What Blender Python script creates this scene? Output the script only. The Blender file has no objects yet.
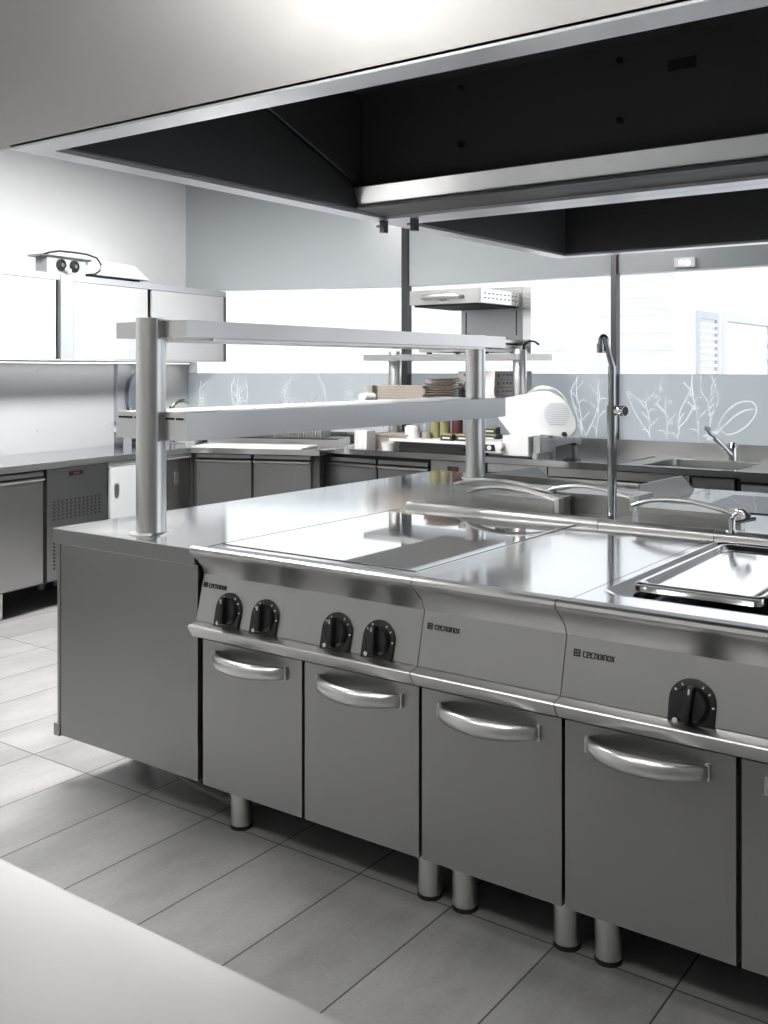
import bpy, bmesh, math, random
from mathutils import Vector, Matrix
random.seed(7)
PI = math.pi
R = math.radians
SC = bpy.context.scene
COL = SC.collection

# ------------------------------------------------------------------ materials
def new_mat(name):
    m = bpy.data.materials.new(name)
    m.use_nodes = True
    nt = m.node_tree
    nt.nodes.clear()
    out = nt.nodes.new('ShaderNodeOutputMaterial')
    return m, nt, out

def principled(nt, out, **kw):
    b = nt.nodes.new('ShaderNodeBsdfPrincipled')
    for k, v in kw.items():
        b.inputs[k].default_value = v
    nt.links.new(b.outputs[0], out.inputs[0])
    return b

def c4(c):
    return (c[0], c[1], c[2], 1.0) if not isinstance(c, (int, float)) else (c, c, c, 1.0)

def coords(nt, scale):
    tc = nt.nodes.new('ShaderNodeTexCoord')
    mp = nt.nodes.new('ShaderNodeMapping')
    mp.inputs['Scale'].default_value = scale
    nt.links.new(tc.outputs['Object'], mp.inputs['Vector'])
    return mp

def steel(name, col, rough, var=.02, scale=(2, 2, 60), blotch=.02):
    """brushed stainless: fine streaks in the roughness and faint wipe marks"""
    m, nt, out = new_mat(name)
    b = principled(nt, out, Metallic=1.0)
    b.inputs['Base Color'].default_value = c4(col)
    mp2 = coords(nt, (1.6, 2.2, 2.0))
    n2 = nt.nodes.new('ShaderNodeTexNoise'); n2.inputs['Scale'].default_value = 2.2; n2.inputs['Detail'].default_value = 4
    n2.inputs['Distortion'].default_value = 1.2
    nt.links.new(mp2.outputs[0], n2.inputs['Vector'])
    r2 = nt.nodes.new('ShaderNodeMapRange')
    r2.inputs['From Min'].default_value = .3; r2.inputs['From Max'].default_value = .7
    r2.inputs['To Min'].default_value = rough - blotch; r2.inputs['To Max'].default_value = rough + blotch
    nt.links.new(n2.outputs['Fac'], r2.inputs['Value'])
    nt.links.new(r2.outputs[0], b.inputs['Roughness'])
    return m

def plain(name, col, rough=.5, metal=0.0, spec=.5, noise=0.0, nscale=8):
    m, nt, out = new_mat(name)
    b = principled(nt, out, Metallic=metal, Roughness=rough)
    b.inputs['Specular IOR Level'].default_value = spec
    b.inputs['Base Color'].default_value = c4(col)
    if noise:
        mp = coords(nt, (1, 1, 1))
        n = nt.nodes.new('ShaderNodeTexNoise'); n.inputs['Scale'].default_value = nscale; n.inputs['Detail'].default_value = 5
        nt.links.new(mp.outputs[0], n.inputs['Vector'])
        mx = nt.nodes.new('ShaderNodeMix'); mx.data_type = 'RGBA'
        c = c4(col)
        mx.inputs[6].default_value = tuple(max(0, x * (1 - noise)) for x in c[:3]) + (1,)
        mx.inputs[7].default_value = tuple(min(1, x * (1 + noise)) for x in c[:3]) + (1,)
        nt.links.new(n.outputs['Fac'], mx.inputs[0])
        nt.links.new(mx.outputs[2], b.inputs['Base Color'])
    return m

def emit(name, col, s):
    m, nt, out = new_mat(name)
    e = nt.nodes.new('ShaderNodeEmission')
    e.inputs[0].default_value = c4(col); e.inputs[1].default_value = s
    nt.links.new(e.outputs[0], out.inputs[0])
    return m

def glass(name):
    m, nt, out = new_mat(name)
    t = nt.nodes.new('ShaderNodeBsdfTransparent')
    g = nt.nodes.new('ShaderNodeBsdfGlossy'); g.inputs['Roughness'].default_value = .01
    f = nt.nodes.new('ShaderNodeFresnel'); f.inputs[0].default_value = 1.45
    mx = nt.nodes.new('ShaderNodeMixShader')
    nt.links.new(f.outputs[0], mx.inputs[0]); nt.links.new(t.outputs[0], mx.inputs[1]); nt.links.new(g.outputs[0], mx.inputs[2])
    nt.links.new(mx.outputs[0], out.inputs[0])
    return m

def frosted(name, col, trans, gloss=.12):
    """coloured translucent film behind glass"""
    m, nt, out = new_mat(name)
    d = nt.nodes.new('ShaderNodeBsdfDiffuse'); d.inputs[0].default_value = c4(col)
    t = nt.nodes.new('ShaderNodeBsdfTranslucent'); t.inputs[0].default_value = c4(col)
    mx = nt.nodes.new('ShaderNodeMixShader'); mx.inputs[0].default_value = trans
    nt.links.new(d.outputs[0], mx.inputs[1]); nt.links.new(t.outputs[0], mx.inputs[2])
    g = nt.nodes.new('ShaderNodeBsdfGlossy'); g.inputs['Roughness'].default_value = .03
    f = nt.nodes.new('ShaderNodeFresnel'); f.inputs[0].default_value = 1.5
    mx2 = nt.nodes.new('ShaderNodeMixShader')
    nt.links.new(f.outputs[0], mx2.inputs[0]); nt.links.new(mx.outputs[0], mx2.inputs[1]); nt.links.new(g.outputs[0], mx2.inputs[2])
    nt.links.new(mx2.outputs[0], out.inputs[0])
    return m

def tile_floor():
    m, nt, out = new_mat('floor_tiles')
    b = principled(nt, out)
    b.inputs['Specular IOR Level'].default_value = .5
    tc = nt.nodes.new('ShaderNodeTexCoord')
    sp = nt.nodes.new('ShaderNodeSeparateXYZ')
    nt.links.new(tc.outputs['Object'], sp.inputs[0])
    def axis(sock, off, pitch):
        a = nt.nodes.new('ShaderNodeMath'); a.operation = 'SUBTRACT'; a.inputs[1].default_value = off
        nt.links.new(sp.outputs[sock], a.inputs[0])
        d = nt.nodes.new('ShaderNodeMath'); d.operation = 'DIVIDE'; d.inputs[1].default_value = pitch
        nt.links.new(a.outputs[0], d.inputs[0])
        fr = nt.nodes.new('ShaderNodeMath'); fr.operation = 'FRACT'
        nt.links.new(d.outputs[0], fr.inputs[0])
        fl = nt.nodes.new('ShaderNodeMath'); fl.operation = 'FLOOR'
        nt.links.new(d.outputs[0], fl.inputs[0])
        # distance to nearest grout centre, metres
        s = nt.nodes.new('ShaderNodeMath'); s.operation = 'PINGPONG'; s.inputs[1].default_value = .5
        nt.links.new(d.outputs[0], s.inputs[0])
        q = nt.nodes.new('ShaderNodeMath'); q.operation = 'MULTIPLY'; q.inputs[1].default_value = pitch
        nt.links.new(s.outputs[0], q.inputs[0])
        return q, fl
    qx, fx = axis('X', -.82, .3035)
    qy, fy = axis('Y', 2.28, .9)
    mn = nt.nodes.new('ShaderNodeMath'); mn.operation = 'MINIMUM'
    nt.links.new(qx.outputs[0], mn.inputs[0]); nt.links.new(qy.outputs[0], mn.inputs[1])
    gr = nt.nodes.new('ShaderNodeMath'); gr.operation = 'LESS_THAN'; gr.inputs[1].default_value = .0022
    nt.links.new(mn.outputs[0], gr.inputs[0])
    cb = nt.nodes.new('ShaderNodeCombineXYZ')
    nt.links.new(fx.outputs[0], cb.inputs[0]); nt.links.new(fy.outputs[0], cb.inputs[1])
    wn = nt.nodes.new('ShaderNodeTexWhiteNoise'); wn.noise_dimensions = '3D'
    nt.links.new(cb.outputs[0], wn.inputs['Vector'])
    # cement look
    va = nt.nodes.new('ShaderNodeVectorMath'); va.operation = 'MULTIPLY_ADD'
    va.inputs[1].default_value = (2.2, .9, 1)
    nt.links.new(tc.outputs['Object'], va.inputs[0])
    sc_ = nt.nodes.new('ShaderNodeVectorMath'); sc_.operation = 'SCALE'; sc_.inputs['Scale'].default_value = 9
    nt.links.new(wn.outputs['Color'], sc_.inputs[0])
    nt.links.new(sc_.outputs[0], va.inputs[2])
    n1 = nt.nodes.new('ShaderNodeTexNoise'); n1.inputs['Scale'].default_value = 2.2; n1.inputs['Detail'].default_value = 8; n1.inputs['Roughness'].default_value = .62
    nt.links.new(va.outputs[0], n1.inputs['Vector'])
    n2 = nt.nodes.new('ShaderNodeTexNoise'); n2.inputs['Scale'].default_value = 90; n2.inputs['Detail'].default_value = 3
    nt.links.new(tc.outputs['Object'], n2.inputs['Vector'])
    ad = nt.nodes.new('ShaderNodeMath'); ad.operation = 'MULTIPLY_ADD'; ad.inputs[1].default_value = .25
    nt.links.new(n2.outputs['Fac'], ad.inputs[0]); nt.links.new(n1.outputs['Fac'], ad.inputs[2])
    ad2 = nt.nodes.new('ShaderNodeMath'); ad2.operation = 'MULTIPLY_ADD'; ad2.inputs[1].default_value = .08
    nt.links.new(wn.outputs['Value'], ad2.inputs[0]); nt.links.new(ad.outputs[0], ad2.inputs[2])
    cr = nt.nodes.new('ShaderNodeValToRGB')
    cr.color_ramp.elements[0].position = .42; cr.color_ramp.elements[0].color = (.27, .27, .269, 1)
    cr.color_ramp.elements[1].position = .95; cr.color_ramp.elements[1].color = (.48, .48, .477, 1)
    nt.links.new(ad2.outputs[0], cr.inputs[0])
    mx = nt.nodes.new('ShaderNodeMix'); mx.data_type = 'RGBA'
    mx.inputs[7].default_value = (.04, .04, .04, 1)
    nt.links.new(gr.outputs[0], mx.inputs[0]); nt.links.new(cr.outputs[0], mx.inputs[6])
    nt.links.new(mx.outputs[2], b.inputs['Base Color'])
    rr = nt.nodes.new('ShaderNodeMapRange'); rr.inputs['To Min'].default_value = .36; rr.inputs['To Max'].default_value = .50
    nt.links.new(n1.outputs['Fac'], rr.inputs['Value'])
    nt.links.new(rr.outputs[0], b.inputs['Roughness'])
    bp = nt.nodes.new('ShaderNodeBump'); bp.inputs['Strength'].default_value = .12; bp.inputs['Distance'].default_value = .004
    nt.links.new(ad.outputs[0], bp.inputs['Height']); nt.links.new(bp.outputs[0], b.inputs['Normal'])
    return m

def concrete():
    m, nt, out = new_mat('board_marked_concrete')
    b = principled(nt, out, Roughness=.9)
    mp = coords(nt, (.6, 1, 9))
    n = nt.nodes.new('ShaderNodeTexNoise'); n.inputs['Scale'].default_value = 2; n.inputs['Detail'].default_value = 7
    nt.links.new(mp.outputs[0], n.inputs['Vector'])
    cr = nt.nodes.new('ShaderNodeValToRGB')
    cr.color_ramp.elements[0].position = .34; cr.color_ramp.elements[0].color = (.62, .63, .64, 1)
    cr.color_ramp.elements[1].position = .56; cr.color_ramp.elements[1].color = (.74, .745, .75, 1)
    nt.links.new(n.outputs['Fac'], cr.inputs[0])
    tc = nt.nodes.new('ShaderNodeTexCoord'); sp = nt.nodes.new('ShaderNodeSeparateXYZ')
    nt.links.new(tc.outputs['Object'], sp.inputs[0])
    dv = nt.nodes.new('ShaderNodeMath'); dv.operation = 'PINGPONG'; dv.inputs[1].default_value = .09
    nt.links.new(sp.outputs['Z'], dv.inputs[0])
    lt = nt.nodes.new('ShaderNodeMath'); lt.operation = 'LESS_THAN'; lt.inputs[1].default_value = .006
    nt.links.new(dv.outputs[0], lt.inputs[0])
    mx = nt.nodes.new('ShaderNodeMix'); mx.data_type = 'RGBA'; mx.inputs[7].default_value = (.5, .51, .52, 1)
    ml = nt.nodes.new('ShaderNodeMath'); ml.operation = 'MULTIPLY'; ml.inputs[1].default_value = .5
    nt.links.new(lt.outputs[0], ml.inputs[0])
    nt.links.new(ml.outputs[0], mx.inputs[0]); nt.links.new(cr.outputs[0], mx.inputs[6])
    nt.links.new(mx.outputs[2], b.inputs['Base Color'])
    return m

M = {}
M['floor'] = tile_floor()
M['concrete'] = concrete()
M['render_white'] = plain('white_render', (.80, .80, .80), .9)
M['ceiling'] = plain('ceiling_paint', (.75, .75, .75), .9)
M['wall'] = plain('wall_paint', (.84, .85, .865), .7, noise=.02)
M['wall_dim'] = plain('grey_wall_paint', (.13, .13, .128), .8)
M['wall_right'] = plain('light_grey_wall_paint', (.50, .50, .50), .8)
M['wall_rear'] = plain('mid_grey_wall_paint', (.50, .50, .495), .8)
M['spandrel'] = plain('grey_glazed_panel', (.44, .475, .50), .22, spec=.4)
M['splash_panel'] = plain('pale_wall_panel', (.66, .68, .70), .35, noise=.02)
M['steel'] = steel('brushed_steel', (.47, .47, .465), .33)
M['steel_side'] = steel('satin_steel_panel', (.30, .30, .297), .31)
M['steel_top'] = steel('polished_steel_top', (.86, .865, .87), .105, var=.012, scale=(2, 60, 2), blotch=.02)
M['steel_hood'] = steel('hood_steel', (.58, .572, .56), .36, scale=(60, 2, 2))
M['steel_rim'] = steel('hood_rim_steel', (.74, .75, .77), .32, scale=(60, 2, 2))
M['steel_ledge'] = steel('ledge_steel', (.66, .66, .652), .32)
M['steel_bright'] = steel('satin_handle_steel', (.75, .75, .745), .31, scale=(20, 20, 20))
M['steel_table'] = steel('darkened_table_steel', (.40, .40, .397), .42, scale=(2, 60, 2), blotch=.04)  # base colour set below bare steel to hold back lamp glare
M['steel_gantry'] = steel('gantry_steel', (.70, .70, .70), .31)
M['steel_guard'] = steel('smooth_guard_steel', (.84, .845, .85), .18)
M['steel_door'] = steel('oven_door_steel', (.36, .36, .355), .34)
M['steel_back'] = steel('backlit_door_steel', (.27, .27, .272), .34)  # same steel as the other doors, darkened to carry their backlit shade
M['steel_dull'] = steel('dull_counter_steel', (.34, .345, .35), .34)
M['mirror'] = steel('mirror_cooking_plate', (.86, .87, .88), .03, var=.005, blotch=.01)
M['chrome'] = plain('chrome', (.68, .69, .70), .06, metal=1)
M['chrome_dark'] = plain('dark_chrome', (.42, .43, .45), .10, metal=1)
M['hood_inside'] = plain('shade_dark_hood_steel', (.11, .11, .115), .45, spec=.35)  # shade inside the steel hood put into the colour
M['black'] = plain('black_plastic', (.012, .012, .013), .32)
M['rubber'] = plain('black_rubber', (.015, .015, .015), .7)
M['gap'] = plain('dark_recess', (.01, .01, .01), .8)
M['body_dark'] = plain('carcass_dark', (.05, .05, .05), .6)
M['glass_black'] = plain('black_ceramic_glass', (.03, .032, .036), .05, spec=.8)
M['mullion'] = plain('dark_grey_aluminium', (.07, .072, .078), .35, metal=.6)
M['white_gloss'] = plain('white_enamel', (.86, .87, .88), .18)
M['cab_glare'] = plain('glare_white_steel', (.66, .675, .69), .28)  # window glare on the steel fronts put into a whitened colour
M['white_plastic'] = plain('white_plastic', (.80, .80, .79), .4)
M['board'] = plain('white_board', (.85, .85, .85), .35)
M['cardboard'] = plain('cardboard', (.52, .47, .42), .8, noise=.12, nscale=20)
M['cardboard_light'] = plain('white_lined_cardboard', (.80, .77, .73), .75)
M['print_red'] = plain('red_print', (.45, .20, .17), .7)
M['print_blue'] = plain('blue_grey_print', (.25, .28, .36), .7)
M['paper_brown'] = plain('brown_paper', (.30, .27, .24), .8, noise=.2, nscale=30)
M['wood'] = plain('worn_wood', (.30, .27, .24), .6, noise=.3, nscale=14)
M['yellow'] = plain('mustard_yellow', (.30, .285, .14), .45)
M['wine'] = plain('dark_red_plastic', (.16, .04, .045), .4)
M['tin_dark'] = plain('dark_tin_label', (.04, .045, .035), .4)
M['clear'] = glass('clear_glass')
M['frost'] = frosted('frosted_blue_grey_film', (.84, .895, .93), .68)
def etched(name):
    m, nt, out = new_mat(name)
    t = nt.nodes.new('ShaderNodeBsdfTransparent')
    d = nt.nodes.new('ShaderNodeBsdfTranslucent'); d.inputs[0].default_value = (.95, .97, .98, 1)
    mx = nt.nodes.new('ShaderNodeMixShader'); mx.inputs[0].default_value = .4
    nt.links.new(t.outputs[0], mx.inputs[1]); nt.links.new(d.outputs[0], mx.inputs[2])
    nt.links.new(mx.outputs[0], out.inputs[0])
    return m
M['etch'] = etched('pale_etched_line')
M['print'] = plain('printed_black', (.02, .02, .02), .5)
M['mark'] = plain('white_dial_mark', (.75, .75, .75), .5)
M['door_grey'] = plain('pale_grey_door_paint', (.60, .61, .63), .6)
M['guard'] = plain('pale_satin_guard', (.88, .88, .88), .3)
M['digit'] = emit('red_display_digit', (1.0, .3, .25), .22)
M['lamp'] = emit('lamp_diffuser', (1.0, .985, .96), 13.0)
M['lamp_aisle_added'] = emit('added_aisle_diffuser', (1.0, .985, .96), 42.0)  # strong diffuser for the two added aisle lamps
M['lamp_soft'] = emit('soft_lamp_diffuser', (1.0, .985, .96), 5.0)
M['hose'] = plain('grey_hose', (.22, .22, .22), .5)
M['shutter'] = plain('grey_shutter', (.50, .53, .58), .6)
M['clear_plastic'] = plain('cloudy_plastic', (.62, .64, .66), .25)

# ------------------------------------------------------------------ mesh builder
class MB:
    def __init__(self):
        self.bm = bmesh.new()

    def _bevel(self, faces, off, seg=2):
        if off <= 0:
            return
        es = set()
        for f in faces:
            for e in f.edges:
                es.add(e)
        es = [e for e in es if len(e.link_faces) == 2 and e.calc_face_angle(0) > R(20)]
        bmesh.ops.bevel(self.bm, geom=es, offset=off, segments=seg, profile=.5, affect='EDGES', clamp_overlap=True)

    def box(self, x0, x1, y0, y1, z0, z1, bev=0, seg=2):
        v = [self.bm.verts.new((x, y, z)) for x in (x0, x1) for y in (y0, y1) for z in (z0, z1)]
        fs = [(0, 1, 3, 2), (4, 6, 7, 5), (0, 4, 5, 1), (2, 3, 7, 6), (0, 2, 6, 4), (1, 5, 7, 3)]
        faces = [self.bm.faces.new([v[i] for i in f]) for f in fs]
        self._bevel(faces, bev, seg)
        return self

    def prism(self, pts, axis, a0, a1, bev=0, seg=2):
        def mk(p, a):
            if axis == 'x': return (a, p[0], p[1])
            if axis == 'y': return (p[0], a, p[1])
            return (p[0], p[1], a)
        A = [self.bm.verts.new(mk(p, a0)) for p in pts]
        B = [self.bm.verts.new(mk(p, a1)) for p in pts]
        n = len(pts)
        faces = [self.bm.faces.new(A[::-1]), self.bm.faces.new(B)]
        for i in range(n):
            faces.append(self.bm.faces.new((A[i], A[(i + 1) % n], B[(i + 1) % n], B[i])))
        bmesh.ops.recalc_face_normals(self.bm, faces=faces)
        self._bevel(faces, bev, seg)
        return self

    def cyl(self, p0, p1, r0, r1=None, n=28, bev=0):
        r1 = r0 if r1 is None else r1
        p0 = Vector(p0); p1 = Vector(p1)
        d = (p1 - p0).normalized()
        a = d.orthogonal().normalized(); b = d.cross(a)
        A = []; B = []
        for i in range(n):
            t = 2 * PI * i / n
            u = a * math.cos(t) + b * math.sin(t)
            A.append(self.bm.verts.new(p0 + u * r0)); B.append(self.bm.verts.new(p1 + u * r1))
        faces = [self.bm.faces.new(A[::-1]), self.bm.faces.new(B)]
        for i in range(n):
            faces.append(self.bm.faces.new((A[i], A[(i + 1) % n], B[(i + 1) % n], B[i])))
        if bev:
            es = list(faces[0].edges) + list(faces[1].edges)
            bmesh.ops.bevel(self.bm, geom=es, offset=bev, segments=2, profile=.5, affect='EDGES')
        return self

    def tube(self, pts, r, n=10, flat=None):
        """round (or flattened: flat=(rx, rz)) bar along a path"""
        P = [Vector(p) for p in pts]
        rings = []
        prev = None
        for i, p in enumerate(P):
            if i == 0: d = P[1] - P[0]
            elif i == len(P) - 1: d = P[-1] - P[-2]
            else: d = (P[i + 1] - P[i]).normalized() + (P[i] - P[i - 1]).normalized()
            d.normalize()
            up = Vector((0, 0, 1)) if abs(d.z) < .95 else Vector((0, 1, 0))
            if prev is not None and abs(d.z) >= .8: up = prev
            a = d.cross(up)
            if a.length < 1e-4: a = d.orthogonal()
            a.normalize(); b = a.cross(d).normalized()
            prev = b
            ra, rb = (flat if flat else (r, r))
            rings.append([self.bm.verts.new(p + a * ra * math.cos(2 * PI * k / n) + b * rb * math.sin(2 * PI * k / n)) for k in range(n)])
        for i in range(len(rings) - 1):
            for k in range(n):
                self.bm.faces.new((rings[i][k], rings[i][(k + 1) % n], rings[i + 1][(k + 1) % n], rings[i + 1][k]))
        self.bm.faces.new(rings[0][::-1]); self.bm.faces.new(rings[-1])
        return self

    def lathe(self, prof, c, n=32, axis='z'):
        """closed solid of revolution; prof [(r, h), ...] starting and ending on the axis or not"""
        c = Vector(c)
        def mk(r, h, t):
            x, y = r * math.cos(t), r * math.sin(t)
            if axis == 'z': return c + Vector((x, y, h))
            if axis == 'y': return c + Vector((x, -h, y))
            return c + Vector((h, x, y))
        rings = []
        for r, h in prof:
            if r < 1e-6: rings.append([self.bm.verts.new(mk(0, h, 0))])
            else: rings.append([self.bm.verts.new(mk(r, h, 2 * PI * k / n)) for k in range(n)])
        fs = []
        for i in range(len(rings) - 1):
            A, B = rings[i], rings[i + 1]
            for k in range(n):
                k2 = (k + 1) % n
                if len(A) == 1 and len(B) == 1: continue
                if len(A) == 1: fs.append(self.bm.faces.new((A[0], B[k2], B[k])))
                elif len(B) == 1: fs.append(self.bm.faces.new((A[k], A[k2], B[0])))
                else: fs.append(self.bm.faces.new((A[k], A[k2], B[k2], B[k])))
        if len(rings[0]) > 1: fs.append(self.bm.faces.new(rings[0][::-1]))
        if len(rings[-1]) > 1: fs.append(self.bm.faces.new(rings[-1]))
        bmesh.ops.recalc_face_normals(self.bm, faces=fs)
        return self

    def ball(self, c, r, sc=(1, 1, 1)):
        m = Matrix.Translation(c) @ Matrix.Diagonal((sc[0], sc[1], sc[2], 1))
        bmesh.ops.create_uvsphere(self.bm, u_segments=20, v_segments=12, radius=r, matrix=m)
        return self

    def move(self, mat):
        bmesh.ops.transform(self.bm, matrix=mat, verts=self.bm.verts)
        return self

    def build(self, name, mat, parent=None, ang=32):
        me = bpy.data.meshes.new(name)
        bmesh.ops.recalc_face_normals(self.bm, faces=self.bm.faces)
        self.bm.to_mesh(me); self.bm.free()
        me.materials.append(M[mat])
        for p in me.polygons: p.use_smooth = True
        try: me.set_sharp_from_angle(angle=R(ang))
        except Exception: pass
        o = bpy.data.objects.new(name, me)
        COL.objects.link(o)
        if parent is not None: o.parent = parent
        return o

def tag(o, label=None, cat=None, group=None, kind=None):
    if label: o['label'] = label
    if cat: o['category'] = cat
    if group: o['group'] = group
    if kind: o['kind'] = kind
    return o

def thing(name, label, cat, loc=(0, 0, 0), rz=0.0, group=None):
    o = bpy.data.objects.new(name, None)
    COL.objects.link(o)
    o.location = loc; o.rotation_euler = (0, 0, rz); o.empty_display_size = .1
    return tag(o, label, cat, group)

def struct(o):
    o['kind'] = 'structure'
    return o

def dup(root, loc, rz=None, label=None):
    r = root.copy(); COL.objects.link(r); r.location = loc
    if rz is not None: r.rotation_euler = (0, 0, rz)
    if label: r['label'] = label
    for ch in list(root.children):
        c = ch.copy(); COL.objects.link(c); c.parent = r
        for g in list(ch.children):
            d = g.copy(); COL.objects.link(d); d.parent = c
    return r

def arc(c, r, a0, a1, n, plane='xz', y=0):
    out = []
    for i in range(n + 1):
        a = a0 + (a1 - a0) * i / n
        out.append((c[0] + r * math.cos(a), c[1] + r * math.sin(a)))
    return out

# ------------------------------------------------------------------ frames of the angled runs
LW_O, LW_A = (-5.07, 3.6, 0), R(97.94)       # left wall run: +x along the wall away, +y into the wall
BL_O, BL_A = (-5.2, 4.95, 0), R(20.87)       # run under the left window
LW_WALL = .628
BL_WALL = .885
YW = 6.235                                    # right window wall
CEIL = 3.4

def lw(x, y, z=0):
    return (LW_O[0] + x * math.cos(LW_A) - y * math.sin(LW_A), LW_O[1] + x * math.sin(LW_A) + y * math.cos(LW_A), z)
def bl(x, y, z=0):
    return (BL_O[0] + x * math.cos(BL_A) - y * math.sin(BL_A), BL_O[1] + x * math.sin(BL_A) + y * math.cos(BL_A), z)

PA = (-4.306, YW)                 # corner post between the two windows
PB = (-5.985, 5.597)              # corner of the left wall and the left window
X_RIGHT, Y_REAR = 1.9, -1.7
k = (PB[1] - Y_REAR) / math.sin(LW_A)
PC = (PB[0] - k * math.cos(LW_A), Y_REAR)

# ------------------------------------------------------------------ the room
room = [PC, (X_RIGHT, Y_REAR), (X_RIGHT, YW), PA, PB]
struct(MB().prism(room, 'z', -.12, 0).build('floor', 'floor'))
big = [(PC[0] - .4, Y_REAR - .4), (X_RIGHT + .4, Y_REAR - .4), (X_RIGHT + .4, YW + .25), (PA[0] - .1, YW + .25), (PB[0] - .4, PB[1] + .15)]
struct(MB().prism(big, 'z', CEIL, CEIL + .15).build('ceiling', 'ceiling'))

def wall_seg(name, p, q, z0, z1, thick, mat):
    """vertical slab from p to q, thickness outward (to the right of p->q is inside)"""
    d = Vector((q[0] - p[0], q[1] - p[1])).normalized()
    nrm = Vector((-d.y, d.x))
    pts = [p, q, (q[0] + nrm.x * thick, q[1] + nrm.y * thick), (p[0] + nrm.x * thick, p[1] + nrm.y * thick)]
    return struct(MB().prism(pts, 'z', z0, z1).build(name, mat))

wall_seg('wall_left', PC, (PB[0] - .02, PB[1] + .143), 0, CEIL, .15, 'wall')
wall_seg('wall_right', (X_RIGHT, 2.6), (X_RIGHT, Y_REAR), 0, CEIL, .15, 'wall_right')
wall_seg('wall_right_base', (X_RIGHT, YW), (X_RIGHT, 2.6), 0, .95, .15, 'wall_right')
wall_seg('wall_right_top', (X_RIGHT, YW), (X_RIGHT, 2.6), 2.5, CEIL, .15, 'wall_right')
wall_seg('wall_rear', (X_RIGHT, Y_REAR), PC, 0, CEIL, .15, 'wall_rear')
ZS, ZF, ZG = .955, 1.397, 2.05      # splash, film top, clear glass top
wall_seg('wall_window_left_base', PB, PA, 0, ZS, .12, 'wall')
wall_seg('wall_window_right_base', PA, (X_RIGHT, YW), 0, ZS, .12, 'wall')
wall_seg('wall_window_left_top', PB, PA, ZG, CEIL, .12, 'spandrel')
wall_seg('wall_window_right_top', PA, (X_RIGHT, YW), ZG, CEIL, .12, 'spandrel')

def pane(name, p, q, z0, z1, mat, off=.03, th=.010):
    d = Vector((q[0] - p[0], q[1] - p[1])).normalized(); n = Vector((-d.y, d.x))
    pts = [(p[0] + n.x * off, p[1] + n.y * off), (q[0] + n.x * off, q[1] + n.y * off),
           (q[0] + n.x * (off + th), q[1] + n.y * (off + th)), (p[0] + n.x * (off + th), p[1] + n.y * (off + th))]
    return MB().prism(pts, 'z', z0, z1).build(name, mat)

from mathutils.geometry import delaunay_2d_cdt
def film(p, q, z0, z1, strokes, parent, w=.0032):
    """frosted film on the room side of a pane, with a line drawing etched through it;
    strokes are polylines of (distance along the wall, z)"""
    d = Vector((q[0] - p[0], q[1] - p[1])); L = d.length; d.normalize(); n = Vector((-d.y, d.x))
    V = [Vector((0, z0)), Vector((L, z0)), Vector((L, z1)), Vector((0, z1))]
    F = [[0, 1, 2, 3]]
    for st in strokes:
        for a, b in zip(st[:-1], st[1:]):
            a = Vector(a); b = Vector(b); t = b - a
            if t.length < 1e-4: continue
            t.normalize(); m = Vector((-t.y, t.x)) * w; e = t * w * .5
            qd = [a - e - m, b + e - m, b + e + m, a - e + m]
            if any(v.x < .004 or v.x > L - .004 or v.y < z0 + .002 or v.y > z1 - .002 for v in qd): continue
            k0 = len(V); V += qd; F.append([k0, k0 + 1, k0 + 2, k0 + 3])
    ov, oe, of, _, _, src = delaunay_2d_cdt(V, [], F, 1, 1e-5)
    def emit_mesh(name, mat, keep):
        me = bpy.data.meshes.new(name)
        fs = [f for f, o in zip(of, src) if keep(o)]
        used = sorted({i for f in fs for i in f}); mp = {v: k for k, v in enumerate(used)}
        me.from_pydata([(p[0] + d.x * ov[i].x + n.x * .0285, p[1] + d.y * ov[i].x + n.y * .0285, ov[i].y) for i in used], [], [[mp[i] for i in f] for f in fs])
        me.materials.append(M[mat]); me.update()
        o = bpy.data.objects.new(name, me); COL.objects.link(o); o.parent = parent
        return o
    emit_mesh('frosted_film', 'frost', lambda o: len(o) == 1)
    return emit_mesh('etched_drawing', 'etch', lambda o: len(o) > 1)

def curve(pts, n=6):
    """Catmull-Rom through 2-d points"""
    P = [pts[0]] + list(pts) + [pts[-1]]
    out = []
    for i in range(1, len(P) - 2):
        p0, p1, p2, p3 = P[i - 1:i + 3]
        for j in range(n):
            t = j / n
            out.append(tuple(.5 * ((2 * p1[k]) + (-p0[k] + p2[k]) * t + (2 * p0[k] - 5 * p1[k] + 4 * p2[k] - p3[k]) * t * t + (-p0[k] + 3 * p1[k] - 3 * p2[k] + p3[k]) * t ** 3) for k in (0, 1)))
    out.append(tuple(pts[-1]))
    return out

def curve3(pts, n=5):
    P = [pts[0]] + list(pts) + [pts[-1]]
    out = []
    for i in range(1, len(P) - 2):
        p0, p1, p2, p3 = P[i - 1:i + 3]
        for j in range(n):
            t = j / n
            out.append(tuple(.5 * ((2 * p1[k]) + (-p0[k] + p2[k]) * t + (2 * p0[k] - 5 * p1[k] + 4 * p2[k] - p3[k]) * t * t + (-p0[k] + 3 * p1[k] - 3 * p2[k] + p3[k]) * t ** 3) for k in (0, 1, 2)))
    out.append(tuple(pts[-1]))
    return out
struct(pane('added_window', (X_RIGHT, YW), (X_RIGHT, 2.6), .95, 2.5, 'clear'))  # added unseen window, brings daylight onto the sides facing right
XM = -2.640                        # post in the right window
w1 = struct(pane('window_1', PB, PA, ZS, ZF, 'clear'))
w2 = struct(pane('window_2', PA, (XM, YW), ZS, ZF, 'clear'))
w3 = struct(pane('window_3', (XM, YW), (X_RIGHT, YW), ZS, ZF, 'clear'))
struct(pane('window_4', PB, PA, ZF, ZG, 'clear'))
struct(pane('window_5', PA, (XM, YW), ZF, ZG, 'clear'))
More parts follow.
